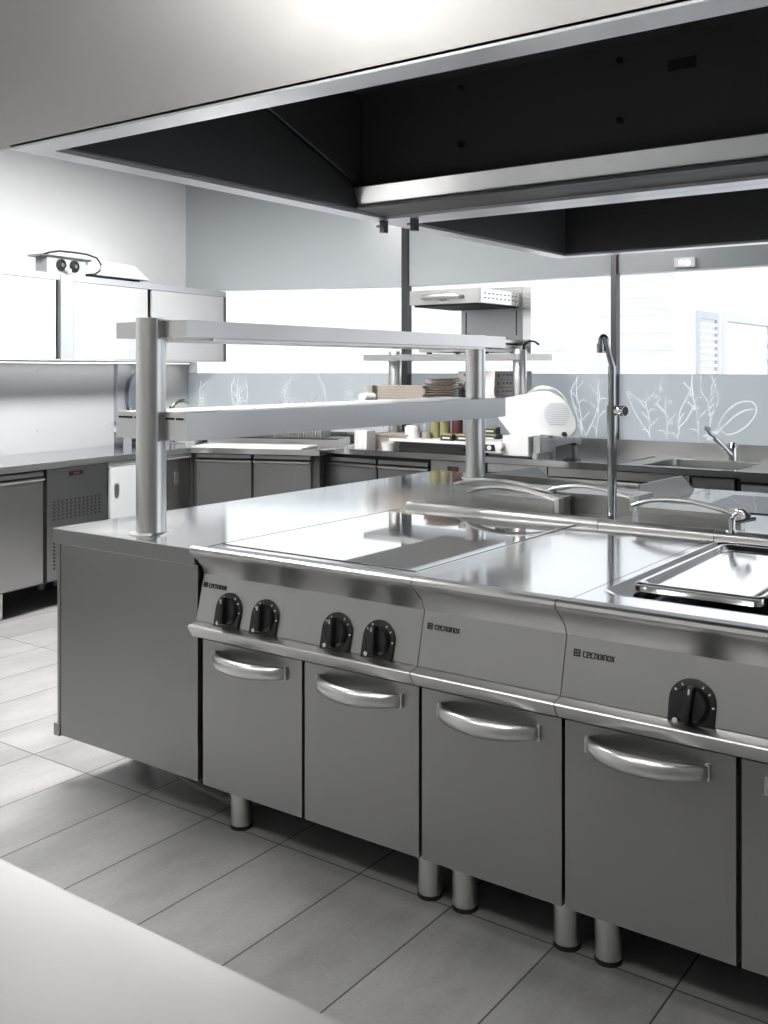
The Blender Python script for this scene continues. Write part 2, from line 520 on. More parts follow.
struct(pane('window_6', (XM, YW), (X_RIGHT, YW), ZF, ZG, 'clear'))

# etched kitchen drawings on the frosted film
def leafy(s, z0, z1, lean=0, leaves=6, size=.05):
    st = []
    stem = curve([(s, z0), (s + lean * .4 + .006, z0 + (z1 - z0) * .4), (s + lean * .7 - .008, z0 + (z1 - z0) * .7), (s + lean, z1)])
    st.append(stem)
    for i in range(leaves):
        t = .12 + .8 * i / leaves
        b = stem[int(t * (len(stem) - 1))]
        sg = 1 if i % 2 else -1
        st.append(curve([b, (b[0] + sg * size * .55, b[1] + size * .5), (b[0] + sg * size * 1.1, b[1] + size * (1.1 if i % 3 else .4))], 4))
    return st
def ring(s, z, r, n=10):
    return [(s + r * math.cos(2 * PI * i / n), z + r * math.sin(2 * PI * i / n)) for i in range(n + 1)]
def outline(s, z0, z1, w):
    a = curve([(s - w * .5, z1), (s - w * .9, z0 + (z1 - z0) * .75), (s - w * .6, z0 + (z1 - z0) * .4), (s, z0)])
    b = curve([(s + w * .5, z1), (s + w * .8, z0 + (z1 - z0) * .7), (s + w * .55, z0 + (z1 - z0) * .35), (s, z0)])
    return [a, b]

zl, zh = .985, 1.385
s3 = []
# distances measured from XM along the right pane
for s, z1, ln, lv in ((.225, 1.28, -.02, 6), (.335, 1.25, .0, 3), (.545, 1.39, -.045, 5), (.62, 1.05, .03, 2), (.40, 1.12, .03, 2)):
    s3 += leafy(s, zl, z1, ln, lv, .05)
s3.append(curve([(.225, 1.0), (.12, 1.16), (.075, 1.28), (.12, 1.25), (.20, 1.21)]))
s3.append(curve([(.50, 1.39), (.49, 1.30), (.43, 1.18), (.415, 1.12)]))
s3.append(curve([(.62, 1.39), (.66, 1.28), (.655, 1.20), (.62, 1.13), (.60, .99)]))
s3.append(curve([(.56, 1.39), (.555, 1.30), (.60, 1.22), (.62, 1.10)]))
for q in range(5):
    s3.append(curve([(.60 + .005 * q, 1.14 + .04 * q), (.63, 1.16 + .045 * q), (.65, 1.19 + .045 * q)], 3))
for s, z in ((.27, 1.255), (.36, 1.22), (.365, 1.09), (.50, 1.27), (.53, 1.185), (.54, 1.095), (.30, 1.30)):
    s3.append(ring(s, z, .010))
s3 += [[(.40, 1.10), (.45, 1.15)], [(.28, 1.19), (.35, 1.13)], [(.30, 1.24), (.26, 1.20)], [(.47, 1.12), (.52, 1.21)], [(.30, 1.37), (.29, 1.29)]]
# frying pan outline with handle
s3.append(curve([(.665, 1.08), (.70, 1.15), (.77, 1.215), (.84, 1.235), (.885, 1.215), (.89, 1.165), (.85, 1.10), (.78, 1.045), (.71, 1.03), (.665, 1.08)]))
s3.append(curve([(.70, 1.075), (.75, 1.13), (.82, 1.175), (.87, 1.185)]))
s3 += [[(.665, 1.06), (.59, 1.01)], [(.675, 1.045), (.60, .99)]]
for i in range(8):
    s = 1.55 + i * .35
    s3 += leafy(s, zl, 1.2 + .15 * (i % 2), .03 * (-1) ** i, 5, .055)
film((XM, YW), (X_RIGHT, YW), ZS, ZF, s3, w3)
s2 = []
for s, z1, ln, lv in ((.15, 1.36, .03, 5), (.33, 1.28, -.03, 4), (.95, 1.36, .04, 5), (1.15, 1.3, .0, 6), (1.42, 1.37, -.04, 6), (1.52, 1.36, .03, 5)):
    s2 += leafy(s, zl, z1, ln, lv, .05)
s2 += outline(1.45, zl, 1.37, .12)
film(PA, (XM, YW), ZS, ZF, s2, w2)
s1 = []
for s, z1, ln, lv in ((.10, 1.34, .02, 6), (.16, 1.25, -.02, 5), (.42, 1.37, .02, 7), (.47, 1.3, -.02, 6), (.80, 1.36, .06, 6), (.93, 1.10, .1, 5), (1.08, 1.2, -.05, 6), (1.30, 1.36, .05, 4), (1.38, 1.3, .0, 5), (1.5, 1.37, 0, 2), (1.62, 1.37, .02, 2)):
    s1 += leafy(s, zl, z1, ln, lv, .045)
s1 += outline(.45, zl, 1.37, .08) + outline(1.0, zl, 1.37, .2)
for s in (1.52, 1.56, 1.6):
    s1.append(ring(s, 1.25, .008))
film(PB, PA, ZS, ZF, s1, w1)

# posts of the glazing
struct(MB().box(PA[0] - .012, PA[0] + .040, YW - .03, YW + .03, ZS, CEIL, .004).build('trim_1', 'mullion'))
struct(MB().box(XM - .019, XM + .019, YW - .022, YW + .04, ZS, CEIL, .004).build('trim_2', 'mullion'))

# pale panels on the left wall between counter and wall cupboards
def boxL(mb, x0, x1, y0, y1, z0, z1, bev=0): return mb.box(x0, x1, y0, y1, z0, z1, bev)
def place(o, fr):
    o.location = fr[0]; o.rotation_euler = (0, 0, fr[1]); return o
FL = (LW_O, LW_A); FB = (BL_O, BL_A)
mb = MB().box(-3.2, 1.262, LW_WALL - .024, LW_WALL, .8805, 1.50)
for x in (.55, 1.19):
    for z in (1.42, 1.02):
        mb.cyl((x, LW_WALL - .027, z), (x, LW_WALL - .023, z), .008, n=12)
struct(place(mb.build('trim_3', 'splash_panel'), FL))
mb = MB().box(1.275, 1.36, LW_WALL - .05, LW_WALL, 1.05, 1.50, .004).box(1.365, 1.44, LW_WALL - .03, LW_WALL, .88, 1.50, .004)
struct(place(mb.build('trim_4', 'shutter'), FL))
struct(place(MB().box(-3.0, -.35, LW_WALL - .012, LW_WALL, 0, .1, .003).build('baseboard_left', 'wall_dim'), FL))

# ------------------------------------------------------------------ outside
struct(MB().box(-30, 25, -10, 40, -.3, -.125).build('ground', 'render_white'))
struct(MB().box(-26, -3.71, 10.0, 10.3, -.2, 3.6).build('wall_concrete_yard', 'concrete'))
struct(MB().box(-4.2, -3.71, 10.3, 22, -.2, 3.6).build('wall_white_yard', 'render_white'))
struct(MB().box(-3.71, 14, 21.6, 22, -.2, 3.4).build('wall_far_yard', 'render_white'))
sh = thing('louvered_shutter', 'tall narrow grey louvered shutter on the white outside wall', 'shutter', (-3.71, 10.98, 0))
f = MB()
f.box(0, .03, 0, .075, .5, 2.07).box(0, .03, .655, .73, .5, 2.07).box(0, .03, .075, .655, 1.99, 2.07).box(0, .03, .075, .655, .5, .58)
f.build('frame', 'shutter', sh)
s = MB()
for i in range(18):
    z = .60 + i * .077
    s.prism([(0.002, z), (.03, z + .008), (.03, z + .026), (.002, z + .046)], 'y', .075, .655)
s.build('slats', 'render_white', sh)
d1 = struct(MB().box(-3.71, -3.695, 12.02, 13.73, -.12, 1.98, .004).build('door_1', 'render_white'))
fm = MB().box(-3.71, -3.675, 11.86, 12.0, -.12, 2.09).box(-3.71, -3.675, 13.75, 13.9, -.12, 2.09).box(-3.71, -3.675, 12.0, 13.75, 1.995, 2.09)
fm.build('door_frame', 'door_grey', d1)
hg = MB()
for z in (1.55, 1.75, 1.0): hg.cyl((-3.69, 13.72, z), (-3.69, 13.72, z + .14), .018, n=10)
hg.build('hinge', 'shutter', d1)

# ------------------------------------------------------------------ lettering in strokes
GLY = {
    't': [[(.95, 1), (0, 1), (0, .18), (.16, 0), (.95, 0)]],
    'e': [[(.9, 0), (0, 0), (0, 1), (.9, 1), (.9, .5), (0, .5)]],
    'c': [[(.9, 0), (.15, 0), (0, .15), (0, .85), (.15, 1), (.9, 1)]],
    'n': [[(0, 0), (0, 1), (.7, 1), (.9, .8), (.9, 0)]],
    'o': [[(.15, 0), (0, .15), (0, .85), (.15, 1), (.75, 1), (.9, .85), (.9, .15), (.75, 0), (.15, 0)]],
    'i': [[(0, 0), (0, 1)]],
    'x': [[(0, 0), (.9, 1)], [(0, 1), (.9, 0)]],
}
def lettering(text, x, h, w, parent, M4, name='lettering'):
    mb = MB()
    def stroke(pts, r):
        for a, b in zip(pts[:-1], pts[1:]):
            a = Vector((a[0], 0, a[1])); b = Vector((b[0], 0, b[1]))
            d = (b - a); L = d.length
            if L < 1e-6: continue
            d.normalize(); nn = Vector((-d.z, 0, d.x))
            q = [a - d * r * .7 + nn * r, a - d * r * .7 - nn * r, b + d * r * .7 - nn * r, b + d * r * .7 + nn * r]
            lo = [mb.bm.verts.new(p + Vector((0, .0004, 0))) for p in q]
            hi = [mb.bm.verts.new(p - Vector((0, .0008, 0))) for p in q]
            mb.bm.faces.new(hi); mb.bm.faces.new(lo[::-1])
            for i in range(4): mb.bm.faces.new((lo[i], lo[(i + 1) % 4], hi[(i + 1) % 4], hi[i]))
    # square emblem: ring with a diamond inside
    e = h * 1.15; r = h * .15
    stroke([(x, 0), (x, e), (x + e, e), (x + e, 0), (x, 0)], r)
    cx, cz = x + e / 2, e / 2; q = e * .24
    stroke([(cx - q, cz), (cx, cz + q), (cx + q, cz), (cx, cz - q), (cx - q, cz)], r * .7)
    px = x + e * 1.75
    for ch in text:
        for st in GLY[ch]:
            stroke([(px + a * w, b * h) for a, b in st], h * .105)
        px += w * (1.42 if ch != 'i' else .55)
    mb.move(M4)
    return mb.build(name, 'print', parent)

# ------------------------------------------------------------------ central cooking island
YF = 2.18
NOSE = [(2.235, .800), (2.200, .800), (2.186, .829), (2.150, .864), (2.140, .872), (2.136, .880), (2.139, .888), (2.148, .893), (2.160, .8925), (2.172, .886), (2.185, .8805), (2.235, .880)]
LEDGE = [(2.215, .664), (2.166, .662), (2.137, .6555), (2.1325, .6535), (2.1305, .6505), (2.1315, .6465), (2.150, .618), (2.215, .618)]
PANEL = [(2.200, .801), (2.166, .663), (2.225, .663), (2.235, .801)]
TILT = math.atan2(.034, .138)
def panel_y(z): return 2.166 + (z - .663) * (.034 / .138)

def leg(parent, x, y, z1=.165):
    l = MB().cyl((x, y, .105), (x, y, z1), .0375, n=28).cyl((x, y, .012), (x, y, .105), .033, n=28).build('leg', 'steel_bright', parent)
    MB().cyl((x, y, 0), (x, y, .012), .034, n=28).build('foot', 'rubber', l)
    return l

def bow_handle(parent, xc, w, z=.560, y=YF, prot=.062):
    mb = MB()
    n = 22
    rows = []
    h = .045
    for i in range(n + 1):
        t = i / n
        x = xc - w / 2 + w * t
        e = math.sin(PI * t) ** .62 * prot if 0 < t < 1 else 0
        hh = h * (.80 + .20 * math.sin(PI * t))
        th = .010 + .004 * math.sin(PI * t)
        yo = y - .002 - e
        prof = [(yo + .004, hh * .5), (yo - th * .35, hh * .47), (yo - th * .85, hh * .28), (yo - th, 0.0), (yo - th * .85, -hh * .28), (yo - th * .35, -hh * .46), (yo + .004, -hh * .5), (yo + th * .4, 0)]
        rows.append([mb.bm.verts.new((x, a, z + b)) for a, b in prof])
    m = len(rows[0])
    for i in range(n):
        for k_ in range(m):
            mb.bm.faces.new((rows[i][k_], rows[i + 1][k_], rows[i + 1][(k_ + 1) % m], rows[i][(k_ + 1) % m]))
    mb.bm.faces.new(rows[0]); mb.bm.faces.new(rows[-1][::-1])
    # mounting pads that close the tips against the door
    for sx in (-1, 1):
        mb.box(xc + sx * w / 2 - .003, xc + sx * w / 2 + .003, y - .010, y + .002, z - h * .40, z + h * .40, .002)
    return mb.build('handle', 'steel_bright', parent, 50)

def knob(parent, x, z, turn, name='control_knob'):
    """D-shaped bezel plate, round dial, raised grip bar with a white pointer"""
    T = Matrix.Translation((x, panel_y(z), z)) @ Matrix.Rotation(-TILT, 4, 'X')
    pts = [(-.051, -.049), (.051, -.049)] + [(.052 * math.cos(a), .008 + .050 * math.sin(a)) for a in [PI * i / 18 for i in range(19)]]
    mb = MB().prism(pts, 'y', -.006, .004, .002)
    mb.move(T)
    k_ = mb.build(name, 'black', parent)
    d = MB().lathe([(0, .006), (.040, .006), (.039, .012), (.033, .019), (.0, .022)], (0, 0, .002), 36, 'y')
    RT = Matrix.Rotation(turn, 4, 'Y')
    d.move(T @ RT)
    d.build('dial', 'black', k_)
    g = MB().prism([(-.0085, -.038), (.0085, -.038), (.0075, .041), (-.0075, .041)], 'y', -.038, -.012, .004)
    g.move(T @ RT @ Matrix.Translation((0, 0, .002)))
    g.build('grip', 'black', k_)
    w = MB().box(-.002, .002, -.0395, -.0375, .024, .036)
    w.move(T @ RT)
    for a in (-.9, -.5, .5, .9, 1.5):
        t_ = MB().box(-.0018, .0018, -.0075, -.006, .0418, .0475)
        t_.move(T @ Matrix.Rotation(a, 4, 'Y') @ Matrix.Translation((0, 0, .003)))
        t_.bm.verts.ensure_lookup_table()
        me = bpy.data.meshes.new('tmp'); t_.bm.to_mesh(me); t_.bm.free()
        w.bm.from_mesh(me); bpy.data.meshes.remove(me)
    c_ = MB().cyl((-.034, -.0075, -.036), (-.034, -.005, -.036), .006, n=12); c_.move(T)
    me = bpy.data.meshes.new('tmp'); c_.bm.to_mesh(me); c_.bm.free(); w.bm.from_mesh(me); bpy.data.meshes.remove(me)
    w.build('dial_markings', 'mark', k_)
    return k_

def unit(name, label, cat, x0, x1, doors, top):
    t = thing(name, label, cat, ((x0 + x1) / 2, 2.75, 0))
    inv = Matrix.Translation((-(x0 + x1) / 2, -2.75, 0))
    e = .0012
    # children are modelled in world numbers and shifted to the thing's base
    t['_x'] = (x0 + x1) / 2
    parts = []
    def add(o):
        parts.append(o); return o
    add(MB().box(x0 + .004, x1 - .004, 2.205, 3.30, .16, .80, 0).build('cabinet_body', 'body_dark', t))
    mb = MB().prism(NOSE, 'x', x0 + e, x1 - e)
    add(mb.build('front_edge', 'steel', t, 26))
    add(MB().prism(PANEL, 'x', x0 + e, x1 - e).build('control_panel', 'steel', t))
    add(MB().prism(LEDGE, 'x', x0 + e, x1 - e).build('ledge', 'steel_ledge', t, 24))
    for a, b in doors:
        d = add(MB().box(a, b, YF, YF + .022, .160, .604, .004).build('door', 'steel_door', t))
        bow_handle(d, (a + b) / 2, .284)
    lx = [x0 + .062, x1 - .048]
    for x in lx:
        for y in (2.30, 3.20):
            leg(t, x, y)
    return t

def settle(t):
    """shift a thing's parts so their coordinates are relative to its base"""
    off = Matrix.Translation((-t.location.x, -t.location.y, -t.location.z))
    done = set()
    def rec(o):
        for c_ in o.children:
            if c_.type == 'MESH' and c_.data.name not in done:
                done.add(c_.data.name); c_.data.transform(off)
            rec(c_)
    rec(t)
    if '_x' in t: del t['_x']

X1, X2, X3, X4 = -2.272, -1.457, -1.052, -.245
# --- range with four knobs
t1 = unit('cooking_range', 'steel cooking range with four black knobs, two doors and a mirror-like top plate', 'range', X1, X2, [(-2.256, -1.860), (-1.849, -1.462)], 'plate')
MB().box(X1, X2 - .0012, 2.232, 3.29, .80, .8795).build('worktop', 'steel_top', t1)
MB().box(-2.262, -1.535, 2.275, 3.285, .876, .8825, .002).build('cooking_plate', 'mirror', t1)
mb = MB()
for a in ((-2.2645, -2.2615, 2.272, 3.286), (-1.5355, -1.5325, 2.272, 3.286)): mb.box(a[0], a[1], a[2], a[3], .874, .8802)
mb.box(-2.2645, -1.5325, 2.2725, 2.2755, .874, .8802)
mb.build('plate_joint', 'gap', t1)
for x, tr in ((-2.142, -.12), (-1.996, -.12), (-1.729, -.12), (-1.587, -.12)):
    knob(t1, x, .7025, tr)
T = Matrix.Translation((-2.262, panel_y(.763) - .0005, .763)) @ Matrix.Rotation(-TILT, 4, 'X')
lettering('tecnoinox', 0, .0110, .0064, t1, T)
mb = MB()
for i in range(4): mb.box(X1 - .0008, X1 + .004, 2.236 + i * .014, 2.245 + i * .014, .765, .825)
mb.build('side_vent', 'gap', t1)
mb = MB()
for i in range(3): mb.box(X1 - .0008, X1 + .004, 2.236 + i * .014, 2.245 + i * .014, .17, .22)
mb.build('side_vent', 'gap', t1)
# --- neutral worktop unit
t2 = unit('work_unit', 'narrow steel kitchen unit with a plain front panel and one door, between the ranges', 'kitchen unit', X2, X3, [(-1.452, -1.056)], 'plain')
MB().box(X2 + .0012, X3 - .0012, 2.232, 3.29, .80, .8802).build('worktop', 'steel_top', t2)
T = Matrix.Translation((-1.440, panel_y(.7585) - .0005, .7585)) @ Matrix.Rotation(-TILT, 4, 'X')
lettering('tecnoinox', 0, .0110, .0064, t2, T)
# --- bain-marie unit
t3 = unit('bain_marie_unit', 'steel unit with a sunken well, pan covers on top and one black knob', 'kitchen unit', X3, X4, [(-1.047, -.650), (-.638, -.250)], 'well')
mb = MB()
wx0, wx1, wy0, wy1, dz = -1.026, -.275, 2.325, 3.235, .840
mb.box(X3 + .0012, wx0, 2.232, 3.29, .80, .8802).box(wx1, X4 - .0012, 2.232, 3.29, .80, .8802)
mb.box(wx0, wx1, 2.232, wy0, .80, .8802).box(wx0, wx1, wy1, 3.29, .80, .8802)
mb.build('worktop', 'steel_top', t3)
mb = MB()
# sunken well: sloping flange with rounded corners and a flat floor
def rrect(x0, x1, y0, y1, r, n=6):
    out = []
    for cx, cy, a in ((x1 - r, y1 - r, 0), (x0 + r, y1 - r, PI / 2), (x0 + r, y0 + r, PI), (x1 - r, y0 + r, 1.5 * PI)):
        for i in range(n + 1):
            out.append((cx + r * math.cos(a + PI / 2 * i / n), cy + r * math.sin(a + PI / 2 * i / n)))
    return out
def loops(mb, ls, cap=True):
    V = [[mb.bm.verts.new((x, y, z)) for x, y in pts] for pts, z in ls]
    n = len(V[0])
    for a, b in zip(V[:-1], V[1:]):
        for i in range(n): mb.bm.faces.new((a[i], a[(i + 1) % n], b[(i + 1) % n], b[i]))
    if cap: mb.bm.faces.new(V[-1])
    return mb
loops(mb, [(rrect(wx0 - .004, wx1 + .004, wy0 - .004, wy1 + .004, .05), .8806), (rrect(wx0 + .004, wx1 - .004, wy0 + .004, wy1 - .004, .05), .8796),
           (rrect(wx0 + .03, wx1 - .03, wy0 + .03, wy1 - .03, .045), .858), (rrect(wx0 + .05, wx1 - .05, wy0 + .05, wy1 - .05, .04), .853)])
# skirt that fills the square corners of the opening
V = rrect(wx0 - .004, wx1 + .004, wy0 - .004, wy1 + .004, .05)
mb.build('well', 'steel_top', t3)
# corner fillets of the opening
mb = MB()
n = 6
for cx, cy, sx, sy in ((wx0, wy0, 1, 1), (wx1, wy0, -1, 1), (wx0, wy1, 1, -1), (wx1, wy1, -1, -1)):
    r = .052
    pts = [(cx, cy)] + [(cx + sx * (r - r * math.cos(PI / 2 * i / n)), cy + sy * (r - r * math.sin(PI / 2 * i / n))) for i in range(n + 1)][::1]
    MB().prism(pts, 'z', .872, .8803).build('well_corner', 'steel_top', t3)
knob(t3, -.742, .697, .08)
T = Matrix.Translation((-1.028, panel_y(.757) - .0005, .757)) @ Matrix.Rotation(-TILT, 4, 'X')
lettering('tecnoinox', 0, .0115, .0067, t3, T)
for t in (t1, t2, t3):
    pass
# raised rounded rail along the back of each unit
for t, a, b in ((t1, X1, X2), (t2, X2, X3), (t3, X3, X4)):
    MB().prism([(3.292, .862), (3.286, .886), (3.292, .899), (3.304, .905), (3.322, .905), (3.332, .898), (3.334, .862)], 'x', a + .001, b - .001).build('rear_rail', 'steel_bright', t, 50)
for t in (t1, t2, t3): settle(t)

# pan covers lying in the well
def pan_cover(x0, x1, y0, y1, label, loc):
    cx, cy = (x0 + x1) / 2, (y0 + y1) / 2
    t = thing('pan_cover', label, 'pan cover', (cx, cy, .866), 0, 'pan covers in the sunken well')
    a, b = (x1 - x0) / 2, (y1 - y0) / 2
    mb = MB()
    loops(mb, [(rrect(-a, a, -b, b, .03), .000), (rrect(-a, a, -b, b, .03), .018), (rrect(-a + .006, a - .006, -b + .006, b - .006, .028), .021), (rrect(-a + .02, a - .02, -b + .02, b - .02, .025), .020),
               (rrect(-a + .034, a - .034, -b + .034, b - .034, .02), .009), (rrect(-a + .05, a - .05, -b + .05, b - .05, .02), .008)])
    mb.build('lid', 'steel_top', t, 40)
    MB().tube([(-a + .01, -b + .001, .016), (a - .01, -b + .001, .016)], .0035, 8).build('front_rim', 'steel_dull', t)
    return t
p1 = pan_cover(-.994, -.668, 2.455, 3.175, 'rectangular steel pan cover in the well, nearer the plain worktop', 0)
p2 = pan_cover(-.650, -.333, 2.455, 3.175, 'rectangular steel pan cover at the cropped edge of the sunken well', 0)

# --- end cabinet carrying the serving gantry
ec = thing('end_cabinet', 'plain steel end cabinet with blank side panels closing off the island', 'cabinet', (-2.63, 3.4, 0))
XE0, XE1, YE1 = -2.978, -2.279, 4.62
MB().box(XE0, XE1, 2.168, YE1, .828, .880, .004).build('worktop', 'steel_top', ec)
MB().box(XE0 + .020, XE1 - .002, 2.182, YE1 - .02, .162, .8285, .002).build('panel', 'steel_side', ec)
MB().box(XE0 + .001, XE1 - .001, 2.1655, 2.169, .829, .877, .001).build('front_apron', 'steel_side', ec)
MB().box(XE0 + .006, XE0 + .0195, 2.180, YE1 - .02, .20, .828, .002).build('corner_trim', 'steel_dull', ec)
MB().box(XE0 - .012, XE0 + .0195, 2.178, 2.32, .158, .199, .002).build('corner_clip', 'steel_dull', ec)
for x, y in ((-2.90, 2.50), (-2.36, 2.50), (-2.90, 4.45), (-2.36, 4.45)):
    leg(ec, x, y)
dh = thing('drain_hose', 'grey hose sagging to the floor under the end cabinet', 'hose', (-2.5, 2.42, 0))
MB().tube([(a + 2.5, b - 2.42, c) for a, b, c in curve3([(-2.80, 2.46, .155), (-2.72, 2.42, .10), (-2.60, 2.39, .055), (-2.45, 2.38, .030), (-2.32, 2.40, .017), (-2.22, 2.52, .017), (-2.15, 2.75, .017)])], .016, 10).build('tube', 'hose', dh)
settle(ec)

# --- serving gantry
ga = thing('serving_gantry', 'two-tier steel serving gantry on two round posts standing on the island', 'gantry', (-2.61, 3.34, .88))
for y in (2.285, 4.405):
    p = MB().cyl((-2.61, y, .88), (-2.61, y, 1.60), .050, n=40, bev=.003).build('post', 'steel_gantry', ga)
    MB().lathe([(.051, .0), (.072, .0), (.072, .004), (.054, .008), (.051, .008)], (-2.61, y, .880), 40).build('base_flange', 'steel_bright', p)
GX0, GX1, GY0, GY1 = -2.797, -2.447, 2.292, 4.423
u = MB().box(GX0, GX1, GY0, GY1, 1.535, 1.590, .005).build('upper_shelf', 'steel_gantry', ga)
MB().box(GX0 + .03, GX1 - .03, GY0 + .15, GY1 - .15, 1.526, 1.536, .003).build('lamp_strip', 'steel_bright', u)
l = MB().box(GX0, GX1, GY0, GY1, 1.194, 1.285, .005).build('lower_shelf', 'steel_gantry', ga)
for x0, x1 in ((-2.783, -2.712), (-2.702, -2.665), (-2.545, -2.505), (-2.496, -2.462)):
    MB().box(x0, x1, GY0 - .0015, GY0 + .004, 1.262, 1.269).build('vent_slot', 'gap', l)
MB().box(-2.572, -2.556, 2.272, 2.33, 1.530, 1.594, .002).build('bracket', 'steel', ga)
MB().box(-2.572, -2.556, 2.272, 2.33, 1.19, 1.287, .002).build('bracket', 'steel', ga)
settle(ga)

# --- rear row of the island
gr = thing('griddle_unit', 'steel griddle behind the front ranges with an upright splash guard', 'griddle', (-1.89, 4.0, 0))
MB().box(-2.277, -1.502, 3.336, 4.60, .16, .86).build('cabinet_body', 'steel_side', gr)
MB().box(-2.277, -1.502, 3.336, 4.62, .86, .880, .002).build('worktop', 'steel_top', gr)
gx0, gx1 = -2.26, -1.552
mb = MB()
mb.box(gx0, gx1, 3.90, 3.906, .88, .962)
wing = [(3.90, .88), (3.90, .9625), (4.39, .958), (4.56, .88)]
mb.prism(wing, 'x', gx0 - .006, gx0).prism(wing, 'x', gx1, gx1 + .006)
mb.cyl((gx1 - .001, 3.907, .88), (gx1 - .001, 3.907, .962), .007, n=14)
mb.box(gx0, gx1, 3.896, 3.909, .955, .966, .003)
mb.build('splash_guard', 'guard', gr)
for x in (-2.2, -1.58):
    for y in (3.5, 4.5): leg(gr, x, y)
settle(gr)
cr = thing('ceramic_hob', 'steel hob unit with a dark glass top on the far side of the island', 'hob', (-.87, 4.0, 0))
MB().box(-1.498, -.245, 3.336, 4.60, .16, .86).build('cabinet_body', 'steel_side', cr)
MB().box(-1.498, -.245, 3.336, 4.62, .86, .880, .002).build('worktop', 'steel_top', cr)
MB().box(-1.335, -.36, 3.93, 4.45, .878, .884, .002).build('glass_top', 'glass_black', cr)
for x in (-1.42, -.32):
    for y in (3.5, 4.5): leg(cr, x, y)
settle(cr)

def lid(x0, x1, y0, y1, zt, hx0, hx1, rise, label, sock=False):
    cx, cy = (x0 + x1) / 2, (y0 + y1) / 2
    t = thing('covered_pan', label, 'covered pan', (cx, cy, .8805), 0, 'long covered pans behind the ranges')
    zz = zt - .88
    mb = MB().box(x0 - cx, x1 - cx, y0 - cy, y1 - cy, 0, zz - .024, .003).box(x0 - cx - .004, x1 - cx + .004, y0 - cy - .004, y1 - cy + .004, zz - .020, zz, .004).box(x0 - cx + .003, x1 - cx - .003, y0 - cy + .003, y1 - cy - .003, zz - .026, zz - .018)
    mb.build('pan_body', 'steel', t)
    h = MB()
    for off in (-.014, .014):
        pts = []
        for i in range(19):
            q = i / 18
            x = hx0 + (hx1 - hx0) * q
            pts.append((x - cx, y0 - cy + .012 + off, zz + .001 + rise * (math.sin(PI * (q ** .8)))  - .004 * q))
        h.tube(pts, .0065, 10)
    h.box(hx1 - cx - .012, hx1 - cx + .006, y0 - cy - .010, y0 - cy + .034, zz - .05, zz + .004, .004)
    h.build('handle', 'steel_bright', t)
    if sock:
        MB().cyl((hx1 - cx + .02, y0 - cy, .0), (hx1 - cx + .02, y0 - cy, zz), .016, n=18).build('hinge_post', 'chrome', t)
    return t
lid(-2.235, -1.80, 3.60, 3.80, .947, -2.235, -1.78, .028, 'long covered steel pan half hidden behind another, nearest the gantry')
lid(-2.06, -1.695, 3.43, 3.575, .942, -2.065, -1.675, .030, 'long covered steel pan with arched double handle just left of the tall tap')
lid(-1.76, -1.455, 3.60, 3.80, .950, -1.80, -1.45, .028, 'long covered steel pan passing behind the base of the tall tap')
lid(-1.365, -1.035, 3.43, 3.575, .942, -1.385, -1.01, .034, 'long covered steel pan right of the tall tap, beside the short tap')

# tall water column
wc = thing('water_column', 'tall chrome pot-filling tap with bent spout standing in the island', 'tap', (-1.45, 3.40, .88))
MB().cyl((0, 0, .0), (0, 0, .32), .0165, n=24).cyl((0, 0, .32), (0, 0, .42), .0195, n=24).cyl((0, 0, .42), (0, 0, .56), .0145, n=24).cyl((0, 0, 0), (0, 0, .012), .028, n=24).build('column', 'chrome_dark', wc)
sp = [(0, .545), (0, .562), (-.004, .578), (-.010, .603), (-.018, .640)] + [(-.0265 + .0085 * math.cos(a), .650 + .015 * math.sin(a)) for a in [PI * i / 8 for i in range(9)]] + [(-.0352, .635), (-.0355, .62)]
MB().tube([(a, a * .5, b) for a, b in sp], .0105, 14).cyl((-.0355, -.0178, .607), (-.0355, -.0178, .640), .0145, n=18).build('spout', 'chrome_dark', wc)
lv = MB().cyl((0, 0, .402), (.035, -.008, .402), .013, n=20).cyl((.026, -.006, .402), (.054, -.013, .402), .019, n=24, bev=.003).build('valve', 'chrome', wc)
MB().cyl((.0535, -.0129, .402), (.057, -.0137, .402), .0155, n=20).build('valve_cap', 'black', lv)
# short tap beside the well
st_ = thing('short_tap', 'short chrome swan-neck tap beside the sunken well', 'tap', (-1.00, 3.31, .90))
MB().tube([(0, 0, 0), (0, 0, .045), (.006, -.004, .062), (.022, -.014, .072), (.045, -.028, .072), (.062, -.039, .060)], .011, 14).build('spout', 'chrome', st_)
MB().cyl((0, 0, 0), (0, 0, .010), .020, n=20).build('base', 'chrome', st_)
MB().cyl((.0, 0, .030), (.06, .05, .045), .006, n=12).build('lever', 'chrome', st_)

